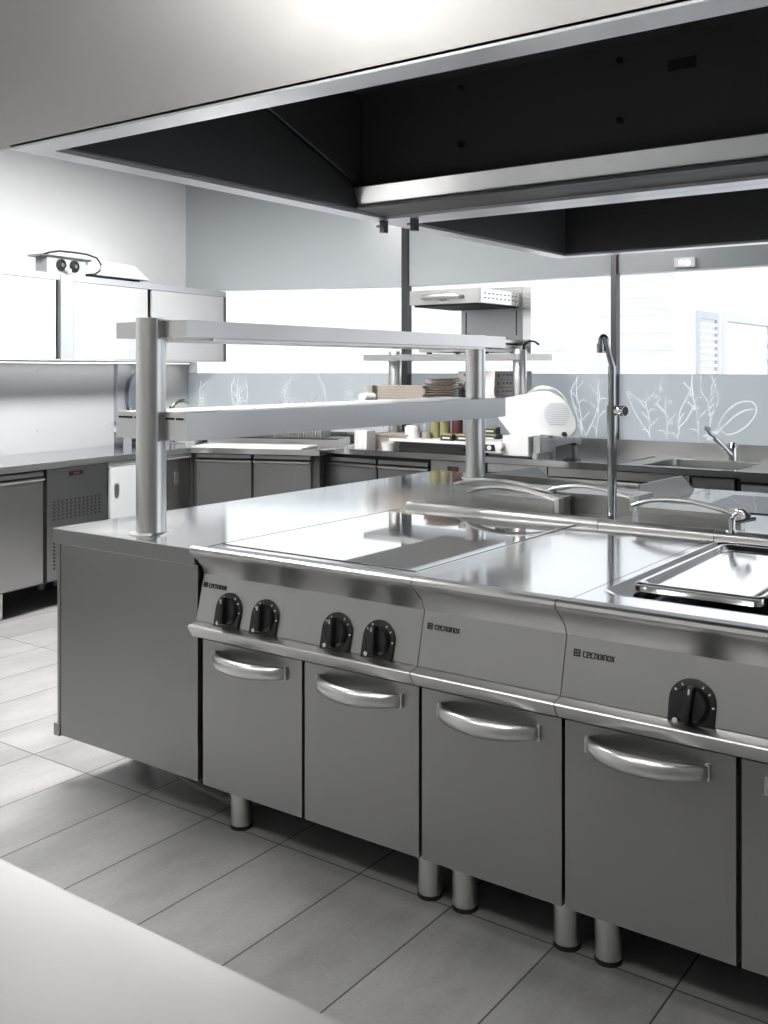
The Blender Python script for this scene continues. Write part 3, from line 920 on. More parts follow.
# ------------------------------------------------------------------ extraction hoods
HX0, HX1, HZ = -2.503, .60, 2.05
HT = 2.95
HI = 2.515                        # underside of the inner top
def hood(name, label, y0, y1, front, rearbeam):
    t = thing(name, label, 'extractor hood', ((HX0 + HX1) / 2, (y0 + y1) / 2, HZ), 0, None)
    mb = MB()
    mb.box(HX0 - (1.0 if rearbeam else 0), HX1, y0, y0 + .012, HZ, HT)
    mb.box(HX0, HX1, y1 - .012, y1, HZ, HT)
    mb.box(HX0, HX0 + .012, y0 + .012, y1 - .012, HZ, HT)
    mb.box(HX1 - .012, HX1, y0 + .012, y1 - .012, HZ, HT)
    mb.box(HX0, HX1, y0, y1, HT, HT + .012)
    mb.build('shell', 'steel_hood', t)
    rw = .085
    mb = MB()
    mb.box(HX0, HX1, y0, y0 + rw, HZ - .006, HZ + .006, .003)
    mb.box(HX0, HX1, y1 - rw, y1, HZ - .006, HZ + .006, .003)
    mb.box(HX0, HX0 + rw, y0 + rw, y1 - rw, HZ - .006, HZ + .006, .003)
    mb.box(HX1 - rw, HX1, y0 + rw, y1 - rw, HZ - .006, HZ + .006, .003)
    mb.build('rim', 'steel_rim', t)
    xi, yi0, yi1 = HX0 + rw, y0 + rw, y1 - rw
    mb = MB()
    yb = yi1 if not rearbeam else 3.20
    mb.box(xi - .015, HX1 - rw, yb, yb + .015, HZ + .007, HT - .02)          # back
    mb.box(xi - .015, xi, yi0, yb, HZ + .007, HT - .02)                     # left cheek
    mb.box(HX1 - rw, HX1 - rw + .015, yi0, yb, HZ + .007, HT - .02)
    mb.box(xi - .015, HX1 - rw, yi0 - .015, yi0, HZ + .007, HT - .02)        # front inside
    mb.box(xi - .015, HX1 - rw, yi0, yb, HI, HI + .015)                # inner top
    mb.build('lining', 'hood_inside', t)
    return t, xi, yi0, yi1
h1, xi, yi0, yi1 = hood('extractor_hood', 'big steel extractor hood over the front ranges, dark inside', 1.68, 3.448, True, True)
# sloping end cheek, folded lip, gutter, bolts, vents inside the near hood
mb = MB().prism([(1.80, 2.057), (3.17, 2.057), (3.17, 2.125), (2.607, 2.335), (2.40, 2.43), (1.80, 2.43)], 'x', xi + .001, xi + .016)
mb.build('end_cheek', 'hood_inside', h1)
MB().tube([(xi + .017, 2.40, 2.435), (xi + .017, 2.607, 2.356), (xi + .017, 3.165, 2.146)], .004, 6).build('fold_lip', 'steel_dull', h1)
MB().prism([(3.13, 2.140), (3.12, 2.134), (3.155, 2.072), (3.20, 2.066), (3.20, 2.140)], 'x', xi + .018, HX1 - .09).build('gutter', 'steel_rim', h1)
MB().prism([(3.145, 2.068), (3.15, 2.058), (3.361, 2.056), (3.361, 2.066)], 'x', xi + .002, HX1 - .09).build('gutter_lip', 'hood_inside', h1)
for x, z in ((-1.955, 2.47), (-1.955, 2.26), (-1.335, 2.46), (-1.335, 2.26)):
    MB().cyl((x, 3.186, z), (x, 3.2, z), .011, n=12).cyl((x, 3.18, z), (x, 3.188, z), .006, n=10).build('bolt', 'rubber', h1)
MB().box(-1.17, -1.08, 3.192, 3.2, 2.395, 2.43, .002).build('rating_plate', 'gap', h1)
MB().box(-1.95, -1.30, 1.83, 1.90, HI - .006, HI - .0005).build('inner_slot', 'gap', h1)
for x, y in ((-2.40, 1.9), (.45, 1.9), (-2.40, 3.25), (.45, 3.25)):
    MB().cyl((x, y, HT + .012), (x, y, CEIL), .01, n=12).build('hanger_rod', 'steel_dull', h1)
for x, y in ((-2.455, 3.40), (-2.315, 3.42)):
    c_ = MB().box(x - .012, x + .012, y - .014, y + .014, HZ - .055, HZ - .006, .003).cyl((x - .035, y, HZ - .025), (x, y, HZ - .025), .006, n=10).build('drain_valve', 'mullion', h1)
settle(h1)
h2, xi2, a_, b_ = hood('extractor_hood', 'second steel extractor hood further back, over the far side of the island', 3.452, 5.125, False, False)
for x, y in ((-2.40, 3.7), (.45, 3.7), (-2.40, 4.95), (.45, 4.95)):
    MB().cyl((x, y, HT + .012), (x, y, CEIL), .01, n=12).build('hanger_rod', 'steel_dull', h2)
settle(h2)

# ------------------------------------------------------------------ left wall: counter run
lt = thing('left_worktop', 'long steel worktop with upstand running along the pale wall', 'worktop', LW_O, LW_A)
MB().box(-3.0, 1.52, -.012, LW_WALL - .026, .842, .880, .003).build('top', 'steel_top', lt)
MB().box(-3.0, 1.52, -.0145, -.0115, .843, .877, .001).build('front_edge', 'steel_bright', lt)
MB().box(1.264, 1.52, LW_WALL - .022, LW_WALL - .006, .842, .972, .002).build('upstand', 'steel_top', lt)

def fridge_door(parent, x0, x1, z0=.165, z1=.775, y=0.0, mat='steel'):
    d = MB().box(x0, x1, y, y + .04, z0, z1, .004).build('door', mat, parent)
    # rolled grip rail over the door
    MB().prism([(y + .03, z1 + .006), (y + .001, z1 + .001), (y - .014, z1 + .010), (y - .016, z1 + .018), (y - .006, z1 + .022), (y + .03, z1 + .020)], 'x', x0, x1).build('grip', 'steel', d, 50)
    MB().box(x0 + .002, x1 - .002, y - .004, y + .02, z1 + .034, z1 + .058, .004).build('top_rail', mat, d)
    return d

fr = thing('fridge_counter', 'undercounter fridge with one wide door and a perforated motor panel', 'fridge', LW_O, LW_A)
MB().box(-.9, .56, .045, .58, .16, .841).build('cabinet_body', 'body_dark', fr)
fridge_door(fr, -.62, .022, .178, .772)
fridge_door(fr, -.895, -.632, .178, .772)
mpn = MB().box(.056, .555, .004, .05, .178, .838, .003).build('motor_panel', 'steel_dull', fr)
dsp = MB().box(.232, .343, -.0005, .006, .787, .812, .002).build('display', 'black', mpn)
mb = MB()
# slanted slots in two fields
for r_ in range(6):
    for c_ in range(12):
        x = .100 + c_ * .034 + (r_ % 2) * .0; z = .648 - r_ * .021
        mb.prism([(x, z), (x + .012, z), (x + .022, z - .013), (x + .010, z - .013)], 'y', .0028, .006)
mb.build('grille', 'gap', mpn)
mb = MB()
for r_ in range(12):
    for c_ in range(12):
        x = .100 + c_ * .034; z = .485 - r_ * .021
        mb.prism([(x, z), (x + .012, z), (x + .022, z - .013), (x + .010, z - .013)], 'y', .0028, .006)
mb.build('grille', 'gap', mpn)
MB().box(.268, .276, -.0012, 0, .793, .806).box(.284, .292, -.0012, 0, .793, .806).box(.300, .308, -.0012, 0, .793, .806).build('display_digits', 'digit', mpn)
for x in (-.82, -.20, .50):
    for y in (.12, .52):
        MB().cyl((x, y, .0), (x, y, .17), .026, n=20).build('leg', 'steel_bright', fr)

sc_ = thing('sliding_door_cabinet', 'steel base cabinet with two sliding doors and oval recessed pulls', 'cabinet', LW_O, LW_A)
MB().box(.565, 1.40, .03, .58, .12, .841).build('cabinet_body', 'steel_dull', sc_)
d = MB().box(.580, 1.0, .0, .018, .14, .805, .002).build('door', 'cab_glare', sc_)
def oval(x, z, y, w=.022, h=.048):
    pts = [(x + w * math.cos(a) * (1 if abs(math.cos(a)) < 2 else 1), z + (h - w) * (1 if math.sin(a) > 0 else -1) * (1 if abs(math.sin(a)) > 1e-6 else 0) + w * math.sin(a)) for a in [2 * PI * i / 24 + .01 for i in range(24)]]
    return pts
MB().prism(oval(.635, .655, 0), 'y', -.0025, .004).build('pull', 'steel_bright', d)
d = MB().box(.985, 1.385, .019, .029, .14, .805, .002).build('door', 'steel', sc_)
MB().prism(oval(1.245, .675, 0), 'y', .0165, .022).build('pull', 'steel_bright', d)
MB().box(.567, 1.39, .002, .03, .81, .838, .002).build('top_rail', 'cab_glare', sc_)
for x in (.62, 1.34):
    for y in (.12, .52):
        MB().cyl((x, y, .0), (x, y, .125), .026, n=20).build('leg', 'steel_bright', sc_)

# wall cupboards
def wall_cupboard(x0, x1, doors, label, stile=None):
    t = thing('overhead_cupboard', label, 'wall cupboard', LW_O, LW_A, 'wall cupboards over the left worktop')
    y0 = LW_WALL - .31
    MB().box(x0, x1, y0 + .03, LW_WALL - .001, 1.487, 2.038, .002).build('carcass', 'steel_dull', t)
    MB().box(x0, x1, y0 - .002, y0 + .03, 1.998, 2.040, .002).build('top_rail', 'shutter', t)
    MB().box(x0, x1, y0 - .002, y0 + .03, 1.484, 1.494, .002).build('bottom_rail', 'cab_glare', t)
    if stile: MB().box(stile[0], stile[1], y0 - .002, y0 + .03, 1.494, 1.998, .002).build('stile', 'shutter', t)
    MB().box(x1 - .02, x1, y0 - .004, y0 + .03, 1.494, 1.998, .002).build('end_post', 'steel_dull', t)
    for i, (a, b) in enumerate(doors):
        MB().box(a, b, y0 + .003 , y0 + .018, 1.496, 1.996, .002).build('door', 'cab_glare', t)
    return t
wall_cupboard(-1.15, .462, [(-1.14, -.36), (-.35, .432)], 'pale wall cupboard cut off by the frame, beside the seam')
wall_cupboard(.468, 2.21, [(.585, 1.296), (1.343, 2.185)], 'pale two-door wall cupboard with the grey appliance on its top', (.470, .578))

ul = thing('under_cupboard_light', 'slim light strip fixed under the wall cupboards over the left worktop', 'light', LW_O, LW_A)
MB().box(-1.0, 2.0, LW_WALL - .14, LW_WALL - .08, 1.474, 1.487, .002).build('housing', 'white_gloss', ul)
MB().box(-.98, 1.98, LW_WALL - .13, LW_WALL - .09, 1.470, 1.4745).build('diffuser', 'lamp_soft', ul)
# appliance stored on top of the cupboards
ap = thing('stored_appliance', 'long pale metal appliance with two round sockets lying on the wall cupboard', 'appliance', lw(0, 0, 2.04), LW_A)
y0 = LW_WALL - .29
b = MB().prism([(.705, .022), (.705, .125), (1.20, .118), (1.355, .035), (1.355, .022)], 'y', y0 + .02, y0 + .26, .006).build('body', 'white_gloss', ap)
cbx = MB().box(.365, .70, y0 - .01, y0 + .09, .0, .100, .004).build('control_box', 'shutter', ap)
MB().box(.31, .74, y0 - .02, y0 + .10, .100, .112, .002).build('cover_plate', 'steel_dull', ap)
for x in (.48, .595):
    s_ = MB().lathe([(.038, 0), (.038, .012), (.030, .014), (.028, .006), (0, .006)], (x, y0 - .010, .055), 28, 'y').build('socket', 'rubber', ap)
    MB().cyl((x, y0 - .03, .055), (x, y0 - .012, .055), .014, n=16).build('pin', 'chrome', s_)
MB().cyl((.52, y0 - .05, .020), (.52, y0 - .01, .030), .016, n=16).build('plug', 'white_plastic', ap)
for x in (.78, 1.24):
    MB().box(x, x + .05, y0 + .05, y0 + .2, 0, .024).build('foot', 'rubber', ap)
cpts = [(.40, y0 + .1, .114), (.46, y0 + .06, .140), (.52, y0 + .04, .152), (.62, y0 + .02, .152), (.72, y0 - .0, .148), (.79, y0 - .02, .13), (.815, y0 - .035, .09), (.80, y0 - .04, .045), (.76, y0 - .035, .02), (.70, y0 - .02, .012)]
MB().tube(cpts, .006, 8).build('cable', 'rubber', ap)

# round pan hanging on the wall and a mixer tap on the worktop
pn = thing('hanging_pan', 'round steel pan hanging on the wall, half hidden by the gantry post', 'pan', lw(1.53, LW_WALL - .031, 1.235), LW_A)
MB().lathe([(.0, .0), (.17, .0), (.185, .012), (.205, .075), (.212, .078), (.200, .066), (.178, .014), (.0, .010)], (0, 0, 0), 48, 'y').build('bowl', 'chrome_dark', pn)
MB().tube([(-.015, -.04, .205), (-.015, -.035, .225), (0, -.03, .232), (.015, -.035, .225), (.015, -.04, .205)], .005, 8).build('loop', 'chrome', pn)
tp = thing('lever_mixer_tap', 'low chrome lever tap on the left worktop behind the gantry post', 'tap', lw(1.73, .46, 1.05), LW_A)
# it is fixed to a small shelf pipe on the wall
MB().cyl((0, 0, -.17), (0, 0, .10), .022, n=20).build('body', 'chrome', tp)
MB().tube([(0, 0, .10), (.04, -.02, .135), (.10, -.03, .14), (.15, -.03, .125)], .014, 12).build('lever', 'chrome', tp)
MB().tube([(0, 0, .04), (.03, -.08, .06), (.06, -.16, .05), (.07, -.18, .02)], .012, 12).build('spout', 'chrome', tp)

# ------------------------------------------------------------------ run under the left window
bt = thing('corner_worktop', 'steel worktop under the left window with a white board along its front', 'worktop', BL_O, BL_A)
# plan polygon fills the corner to the left run and to the right run
def blw(X, Y):
    dx, dy = X - BL_O[0], Y - BL_O[1]
    return (dx * math.cos(BL_A) + dy * math.sin(BL_A), -dx * math.sin(BL_A) + dy * math.cos(BL_A))
c1 = lw(1.525, -.0); c2 = lw(1.525, .61)
poly = [(-.03, -.012), (.918, -.012), (.99, .11), (.95, .845), blw(*c2[:2]), blw(*c1[:2])]
MB().prism(poly, 'z', .845, .880).build('top', 'steel_top', bt)
MB().prism([(-.02, -.014), (.79, -.014), (.80, .30), (-.02, .30)], 'z', .8805, .894, .003).build('white_board', 'board', bt)
MB().box(-.42, .90, .862, .876, .845, .953, .002).build('upstand', 'steel_top', bt)
q = [blw(*lw(1.403, .035)[:2]), (-.032, .03), (-.032, .25), blw(*lw(1.403, .25)[:2])]
struct(place(MB().prism(q, 'z', .10, .844).build('gap_shade_filler', 'body_dark'), FB))  # added dark block that paints the shade of the corner gap
fc = thing('fridge_counter', 'two-door undercounter fridge in the corner under the left window', 'fridge', BL_O, BL_A)
MB().box(-.03, .90, .045, .80, .16, .844).build('cabinet_body', 'body_dark', fc)
fridge_door(fc, .012, .420, .178, .780, 0, 'steel_back')
fridge_door(fc, .440, .850, .178, .780, 0, 'steel_back')
MB().cyl((.028, -.003, .64), (.028, -.003, .72), .006, n=10).build('door_catch', 'chrome', fc)
for x in (.06, .84):
    for y in (.12, .70):
        MB().cyl((x, y, .0), (x, y, .17), .026, n=20).build('leg', 'steel_bright', fc)
# refrigerated topping rail with a glass cover
tr = thing('topping_rail', 'low glass-covered topping rail standing on the corner worktop', 'topping rail', bl(.30, .46, .880), BL_A)
MB().box(-.42, .60, .0, .30, 0, .045, .004).build('base', 'steel', tr)
mb = MB()
for i in range(20): mb.box(.10 + i * .0185, .108 + i * .0185, .03, .26, .045, .10, .001)
mb.build('fins', 'white_plastic', tr)
MB().box(-.20, -.02, .03, .27, .045, .075, .004).build('pan', 'steel_dull', tr)
MB().box(-.415, .595, .004, .008, .045, .118).box(-.415, .595, .292, .296, .045, .118).box(-.415, .595, .008, .292, .114, .118).build('glass_cover', 'clear', tr)
MB().box(-.42, .60, -.004, .006, .040, .048).build('edge_strip', 'black', tr)

# ------------------------------------------------------------------ run under the right window
YR = 5.40; ZR = .89
rt = thing('right_worktop', 'long steel worktop with a sunken sink under the right window', 'worktop', (-2.2, YR, 0))
sx0, sx1, sy0, sy1 = -2.16, -1.645, 5.50, 5.98
mb = MB()
x0, x1 = -4.16, .30
for a in ((-4.16, sx0, YR, YW - .02), (sx1, -1.585, YR, YW - .02), (sx0, sx1, YR, sy0), (sx0, sx1, sy1, YW - .02)):
    mb.box(a[0] + 2.2, a[1] + 2.2, a[2] - YR, a[3] - YR, ZR - .036, ZR)
mb.box(-1.585 + 2.2, x1 + 2.2, -.006, YW - .02 - YR, ZR - .05, ZR)
mb.prism([(-4.44 + 2.2, 0), (-4.16 + 2.2, 0), (-4.16 + 2.2, YW - .05 - YR), (-4.27 + 2.2, YW - .05 - YR), (-4.30 + 2.2, .20)], 'z', ZR - .036, ZR)
mb.build('top', 'steel_top', rt)
mb = MB()
loops(mb, [(rrect(sx0 + 2.2 - .012, sx1 + 2.2 + .012, sy0 - YR - .012, sy1 - YR + .012, .05), ZR + .0015), (rrect(sx0 + 2.2 + .006, sx1 + 2.2 - .006, sy0 - YR + .006, sy1 - YR - .006, .05), ZR - .003),
           (rrect(sx0 + 2.2 + .012, sx1 + 2.2 - .012, sy0 - YR + .012, sy1 - YR - .012, .05), ZR - .18), (rrect(sx0 + 2.2 + .05, sx1 + 2.2 - .05, sy0 - YR + .05, sy1 - YR - .05, .05), ZR - .20)])
mb.build('sink_bowl', 'steel', rt)
MB().box(-4.25 + 2.2, x1 + 2.2, YW - .016 - YR, YW - .003 - YR, ZR - .03, .972, .002).build('upstand', 'steel', rt)
MB().box(-2.30 + 2.2, -2.285 + 2.2, .06, .62, ZR, ZR + .003).build('drain_ridge', 'steel_dull', rt)

fr2 = thing('fridge_counter', 'two-door undercounter fridge with red display below the right window', 'fridge', (-3.8, YR, 0))
MB().box(-.62, .66, .05, .75, .16, .850).build('cabinet_body', 'body_dark', fr2)
MB().box(-.60, -.575, .004, .05, .165, .85).build('end_post', 'steel_dull', fr2)
fridge_door(fr2, -.570, -.160, .178, .770, 0, 'steel_back')
fridge_door(fr2, -.146, .252, .178, .770, 0, 'steel_back')
mp = MB().box(.272, .640, .004, .05, .178, .848, .003).build('motor_panel', 'steel_dull', fr2)
MB().box(.395, .475, -.001, .006, .786, .816, .002).build('display', 'black', mp)
MB().box(.428, .434, -.0022, -.0008, .793, .808).box(.440, .446, -.0022, -.0008, .793, .808).box(.452, .458, -.0022, -.0008, .793, .808).build('display_digits', 'digit', mp)
for x in (-.55, .58):
    for y in (.12, .66):
        MB().cyl((x, y, .0), (x, y, .17), .026, n=20).build('leg', 'steel_bright', fr2)
db = thing('drawer_base', 'wide steel base unit with shallow top drawers below the slicer and sink', 'base unit', (-2.37, YR, 0))
MB().box(-.755, .745, .05, .75, .12, .650).box(-.755, .745, .05, .09, .65, .852).build('cabinet_body', 'body_dark', db)
for a, b in ((-.745, -.345), (-.335, .510)):
    MB().box(a, b, .004, .05, .800, .850, .003).build('top_rail', 'steel', db)
    d = MB().box(a, b, .012, .05, .17, .772, .003).build('door', 'steel', db)
    MB().prism([(.012, .775), (-.006, .785), (-.006, .791), (.03, .791), (.03, .775)], 'x', a, b).build('grip', 'steel_bright', d)
MB().box(.52, .745, .015, .05, .17, .845, .003).build('side_post', 'steel_dull', db)
for x in (-.70, .70):
    for y in (.12, .66):
        MB().cyl((x, y, .0), (x, y, .125), .026, n=20).build('leg', 'steel_bright', db)
wb = thing('wall_base_unit', 'steel base cabinet at the picture edge, right of the sink', 'base unit', (-.65, YR, 0))
MB().box(-.97, .93, .05, .75, .12, .838).build('cabinet_body', 'body_dark', wb)
for a, b in ((-.93, -.30), (-.29, .30), (.31, .92)):
    d = MB().box(a, b, .004, .05, .17, .770, .003).build('door', 'steel', wb)
    MB().box(a, b, -.012, .05, .790, .822, .003).build('grip', 'steel_bright', d)
for x in (-.92, .88):
    for y in (.12, .66):
        MB().cyl((x, y, .0), (x, y, .125), .026, n=20).build('leg', 'steel_bright', wb)

# sink mixer
sm = thing('sink_mixer_tap', 'chrome mixer tap with a long slanted lever behind the sink', 'tap', (-1.825, 6.06, ZR))
MB().cyl((0, 0, 0), (0, 0, .075), .026, n=24).cyl((0, 0, .075), (0, 0, .105), .030, .022, n=24).build('body', 'chrome', sm)
MB().tube([(-.005, -.012, .03), (-.05, -.045, .09), (-.085, -.075, .135)], .017, 14).build('spout', 'chrome', sm)
MB().tube([(-.08, -.065, .135), (-.105, -.085, .155), (-.118, -.095, .178)], .012, 12).box(-.135, -.10, -.105, -.09, .176, .20, .004).build('lever', 'chrome', sm)

# meat slicer
sl = thing('meat_slicer', 'white and steel meat slicer on the right worktop beside the shelf rack', 'slicer', (-3.03, 5.72, ZR))
mb = MB().box(-.27, .10, -.24, -.02, .018, .088, .012).box(-.01, .165, -.262, -.05, .012, .132, .012)
mb.prism([(-.20, .03), (-.20, .128), (-.05, .118), (.30, .102), (.365, .100), (.365, .045), (.31, .045), (.28, .066), (-.04, .055), (-.06, .03)], 'x', .12, .226, .006)
mb.build('base', 'white_gloss', sl)
for x, y in ((-.24, -.21), (.19, -.22), (.19, .34), (.05, .30)):
    MB().cyl((x, y, 0), (x, y, .03 if y < 0 else .06), .017, n=16).build('foot', 'white_plastic', sl)
cp = MB().box(-.245, -.075, -.2445, -.238, .030, .070, .002).build('switch_panel', 'black', sl)
for x in (-.205, -.115):
    MB().cyl((x, -.249, .050), (x, -.243, .050), .015, n=20).build('push_button', 'white_plastic', cp)
kn = MB().cyl((-.02, -.258, .068), (-.02, -.30, .068), .027, n=24, bev=.004).build('thickness_knob', 'white_plastic', sl)
MB().cyl((-.02, -.25, .068), (-.02, -.259, .068), .030, n=24).build('knob_collar', 'black', kn)
MB().box(.175, .222, -.222, -.195, .03, .135, .006).build('adjuster', 'steel_bright', sl)
plate = curve([(-.20, .335), (.02, .375), (.18, .402), (.275, .385), (.345, .335), (.40, .24), (.405, .17), (.36, .128), (.28, .128), (.19, .136), (-.01, .125), (-.12, .225), (-.21, .30)], 5)[:-1]
gp = MB().prism(plate, 'y', -.115, -.098, .004).build('gauge_plate', 'white_gloss', sl)
mb = MB()
for i in range(11):
    z = .20 + i * .0125
    w_ = .085 * math.sin(PI * (i + 1.5) / 13) ** .5
    mb.box(.285 - w_, .285 + w_, -.1185, -.114, z, z + .0045, .001)
mb.build('ribs', 'shutter', gp)
MB().lathe([(0, 0), (.165, 0), (.165, .02), (.15, .03), (0, .03)], (.17, -.05, .27), 48, 'y').build('blade', 'steel_bright', sl)
MB().cyl((.17, -.05, .27), (.17, .16, .27), .06, n=28).box(.11, .22, -.05, .16, .06, .27, .01).build('motor_housing', 'white_gloss', sl)
MB().cyl((.335, -.125, .145), (.335, -.112, .145), .015, n=14).build('lock_screw', 'black', gp)

# ------------------------------------------------------------------ shelf rack with the salamander grill
rk = thing('shelf_rack', 'steel shelf rack on two round posts standing on the right worktop', 'shelf rack', (-3.65, 5.86, ZR))
for x, y in ((-4.135 + 3.65, 0), (-3.095 + 3.65, -.08)):
    p = MB().cyl((x, y, 0), (x, y, .665), .044, n=32, bev=.003).build('post', 'steel_bright', rk)
    MB().cyl((x, y, 0), (x, y, .008), .06, n=32).build('base_flange', 'steel_bright', p)
MB().box(-.635, .58, -.17, .33, .598, .640, .004).build('upper_shelf', 'steel', rk)
MB().box(-.60, .58, -.17, .335, .285, .3145, .004).build('middle_shelf', 'steel', rk)

sg = thing('salamander_grill', 'steel salamander grill with raised hood on top of the shelf rack', 'grill', (-3.53, 5.90, 1.53))
mb = MB()
mb.box(-.27, .25, -.23, .30, .035, .060, .004).box(-.27, .25, -.23, .30, .012, .030, .003)
mb.build('base', 'steel', sg)
for x in (-.22, .22):
    for y in (-.18, .18): MB().cyl((x, y, 0), (x, y, .014), .018, n=14).build('foot', 'rubber', sg)
MB().box(-.27, .26, -.28, .22, .075, .095, .003).build('grill_tray', 'steel_bright', sg)
MB().box(-.215, .272, .225, .30, .060, .46, .003).build('column', 'steel_dull', sg)
mb = MB()
for x in (-.175, .225): mb.box(x - .004, x + .004, .2225, .227, .13, .30)
mb.build('guide_slot', 'gap', sg)
hd = MB().box(-.285, .255, -.32, .222, .325, .420, .004).build('heating_hood', 'steel', sg)
MB().box(-.26, .235, -.30, .20, .312, .3255).build('element_frame', 'rubber', hd)
MB().tube([(-.17, -.32, .372), (-.16, -.355, .372), (-.135, -.365, .374), (.09, -.365, .374), (.115, -.355, .372), (.125, -.32, .372)], .016, 14).build('handle', 'steel_bright', hd)
MB().box(-.05, .01, -.3215, -.319, .345, .358).build('badge', 'paper_brown', hd)
sp_ = MB().box(.255, .2595, -.315, .218, .328, .417).build('side_panel', 'steel_guard', hd)
mb = MB()
for i in range(9):
    for z in (.355, .385): mb.box(.2593, .2605, -.27 + i * .052, -.246 + i * .052, z, z + .007)
mb.build('vent_hole', 'gap', sp_)
MB().box(.274, .335, .225, .30, .0, .46, .003).build('side_cover', 'steel_guard', sg)
MB().tube([(.33, .12, .03), (.36, .08, .06), (.41, .06, .085), (.45, .06, .08), (.47, .08, .06)], .007, 8).build('cable', 'rubber', sg)

# pizza boxes: four in one stack, turned a little
def pizza_box(i):
    t = thing('pizza_box', '', 'pizza box', (-3.395, 5.985, 1.205 + i * .053), R(-15), 'pizza boxes on the shelf rack')
    MB().box(-.175, .175, -.175, .175, 0, .0505, .002).build('carton', 'cardboard_light', t)
    m1 = MB().box(-.12, .00, -.1758, -.174, .018, .034).build('red_print', 'print_red', t)
    mb = MB()
    for j, (a, b) in enumerate(((-.10, -.085), (-.07, -.045), (-.035, -.012), (0, .02), (.032, .05), (.06, .085), (.095, .115))):
        mb.box(.174, .1758, a, b, .021, .031)
    mb.build('dark_print', 'print_blue', t)
    MB().box(.174, .1758, -.150, -.135, .014, .034).build('red_spot', 'print_red', t)
    return t
for i, w in enumerate(('lowest white pizza box in the stack on the shelf rack', 'second white pizza box from the bottom of the stack', 'third white pizza box from the bottom of the stack', 'topmost white pizza box of the stack, below the grill')):
    o = pizza_box(i) if i == 0 else dup(first_box, (-3.395 + random.uniform(-.006, .006), 5.985, 1.205 + i * .053), R(-15 + random.uniform(-1.5, 1.5)))
    if i == 0: first_box = o
    o['label'] = w

# flat cardboard trays and a leaning pile of plates
def tray(i):
    mb = MB()
    mb.box(-.19, .19, -.13, .13, 0, .013, .003).box(-.20, .20, -.14, .14, .013, .018, .002)
    o = mb.build('cardboard_tray', 'cardboard', None)
    o.location = (-3.93 + random.uniform(-.012, .012), 5.78, 1.2052 + i * .0185)
    o.rotation_euler = (0, 0, R(2 * math.sin(i * 2.1)))
    return o
names = ('lowest', 'second lowest', 'third lowest', 'fourth lowest', 'fifth lowest', 'topmost')
for i in range(6):
    tag(tray(i), names[i] + ' flat brown cardboard tray in the pile at the rack end', 'tray', 'cardboard trays on the shelf rack')
def plate_(i):
    o = MB().lathe([(0, 0), (.07, 0), (.115, .012), (.118, .015), (.07, .006), (0, .006)], (0, 0, 0), 36).build('paper_plate', 'cardboard', None)
    o.location = (-3.635 + .012 * math.sin(i * 1.7), 5.70 + .01 * math.cos(i * 2.3), 1.2052 + i * .0165)
    return o
pl = ('bottom', 'second', 'third', 'fourth', 'fifth', 'sixth', 'seventh', 'eighth', 'ninth', 'top')
for i in range(10):
    tag(plate_(i), ('%s beige paper plate of the pile beside the pizza boxes' % pl[i]) if i in (0, 9) else ('%s beige paper plate from the bottom of the pile by the pizza boxes' % pl[i]), 'plate', 'paper plates on the shelf rack')
cf = thing('paper_scoop', 'brown paper tube with a flared end at the rack end beside the trays', 'paper tube', (-4.155, 5.62, 1.2052))
MB().lathe([(.022, 0), (.030, .0), (.030, .12), (.022, .12)], (0, 0, .031), 24, 'y').build('tube', 'cardboard_light', cf)
MB().prism([(-.075, .11), (-.025, .11), (-.020, .0), (-.045, .0)], 'y', .03, .10).build('flap', 'paper_brown', cf)

# things on the worktop below the rack
tag(MB().box(-4.215, -4.115, 5.50, 5.60, ZR, ZR + .118, .006).box(-4.205, -4.19, 5.497, 5.501, ZR + .02, ZR + .1).box(-4.15, -4.14, 5.4975, 5.501, ZR + .005, ZR + .112).build('napkin_dispenser', 'white_plastic'), 'white upright plastic dispenser box standing on the worktop edge', 'dispenser')
wbx = thing('wooden_crate', 'low grey-brown wooden crate on the worktop under the rack', 'crate', (-4.03, 5.78, ZR))
mb = MB()
mb.box(-.15, .15, -.13, -.118, 0, .085).box(-.15, .15, .118, .13, 0, .085).box(-.15, -.138, -.118, .118, 0, .085).box(.138, .15, -.118, .118, 0, .085).box(-.138, .138, -.118, .118, 0, .01)
mb.build('sides', 'wood', wbx)
MB().box(-.157, .157, -.137, .137, .080, .095, .003).build('rim', 'paper_brown', wbx)
tag(MB().lathe([(0, 0), (.040, 0), (.046, .048), (.048, .050), (.043, .050), (.036, .006), (0, .006)], (-3.935, 5.50, ZR), 32).build('white_tub', 'white_plastic'), 'small round white tub in front of the wooden crate', 'tub')
def btray(i):
    mb = MB()
    loops(mb, [(rrect(-.26, .26, -.15, .15, .03), .013), (rrect(-.25, .25, -.14, .14, .03), .0), ])
    o = MB().box(-.255, .255, -.15, .15, 0, .0095, .003).box(-.262, .262, -.157, .157, .0095, .0125, .001).build('black_tray', 'rubber', None)
    o.location = (-3.62 + random.uniform(-.01, .01), 5.70, ZR + i * .0128); o.rotation_euler = (0, 0, R(random.uniform(-1.5, 1.5)))
    return o
for i, w in enumerate(('lowest black oven tray of the pile on the worktop', 'second black oven tray from the bottom of the pile', 'third black oven tray from the bottom of the pile', 'topmost black oven tray under the white board')):
    tag(btray(i), w, 'tray', 'black oven trays under the rack')
Zb = ZR + 4 * .0128
tag(MB().box(-4.00, -3.26, 5.60, 5.87, Zb, Zb + .016, .003).build('white_board', 'board'), 'long white board lying on the black trays and carrying jars', 'board')
Zb += .0162
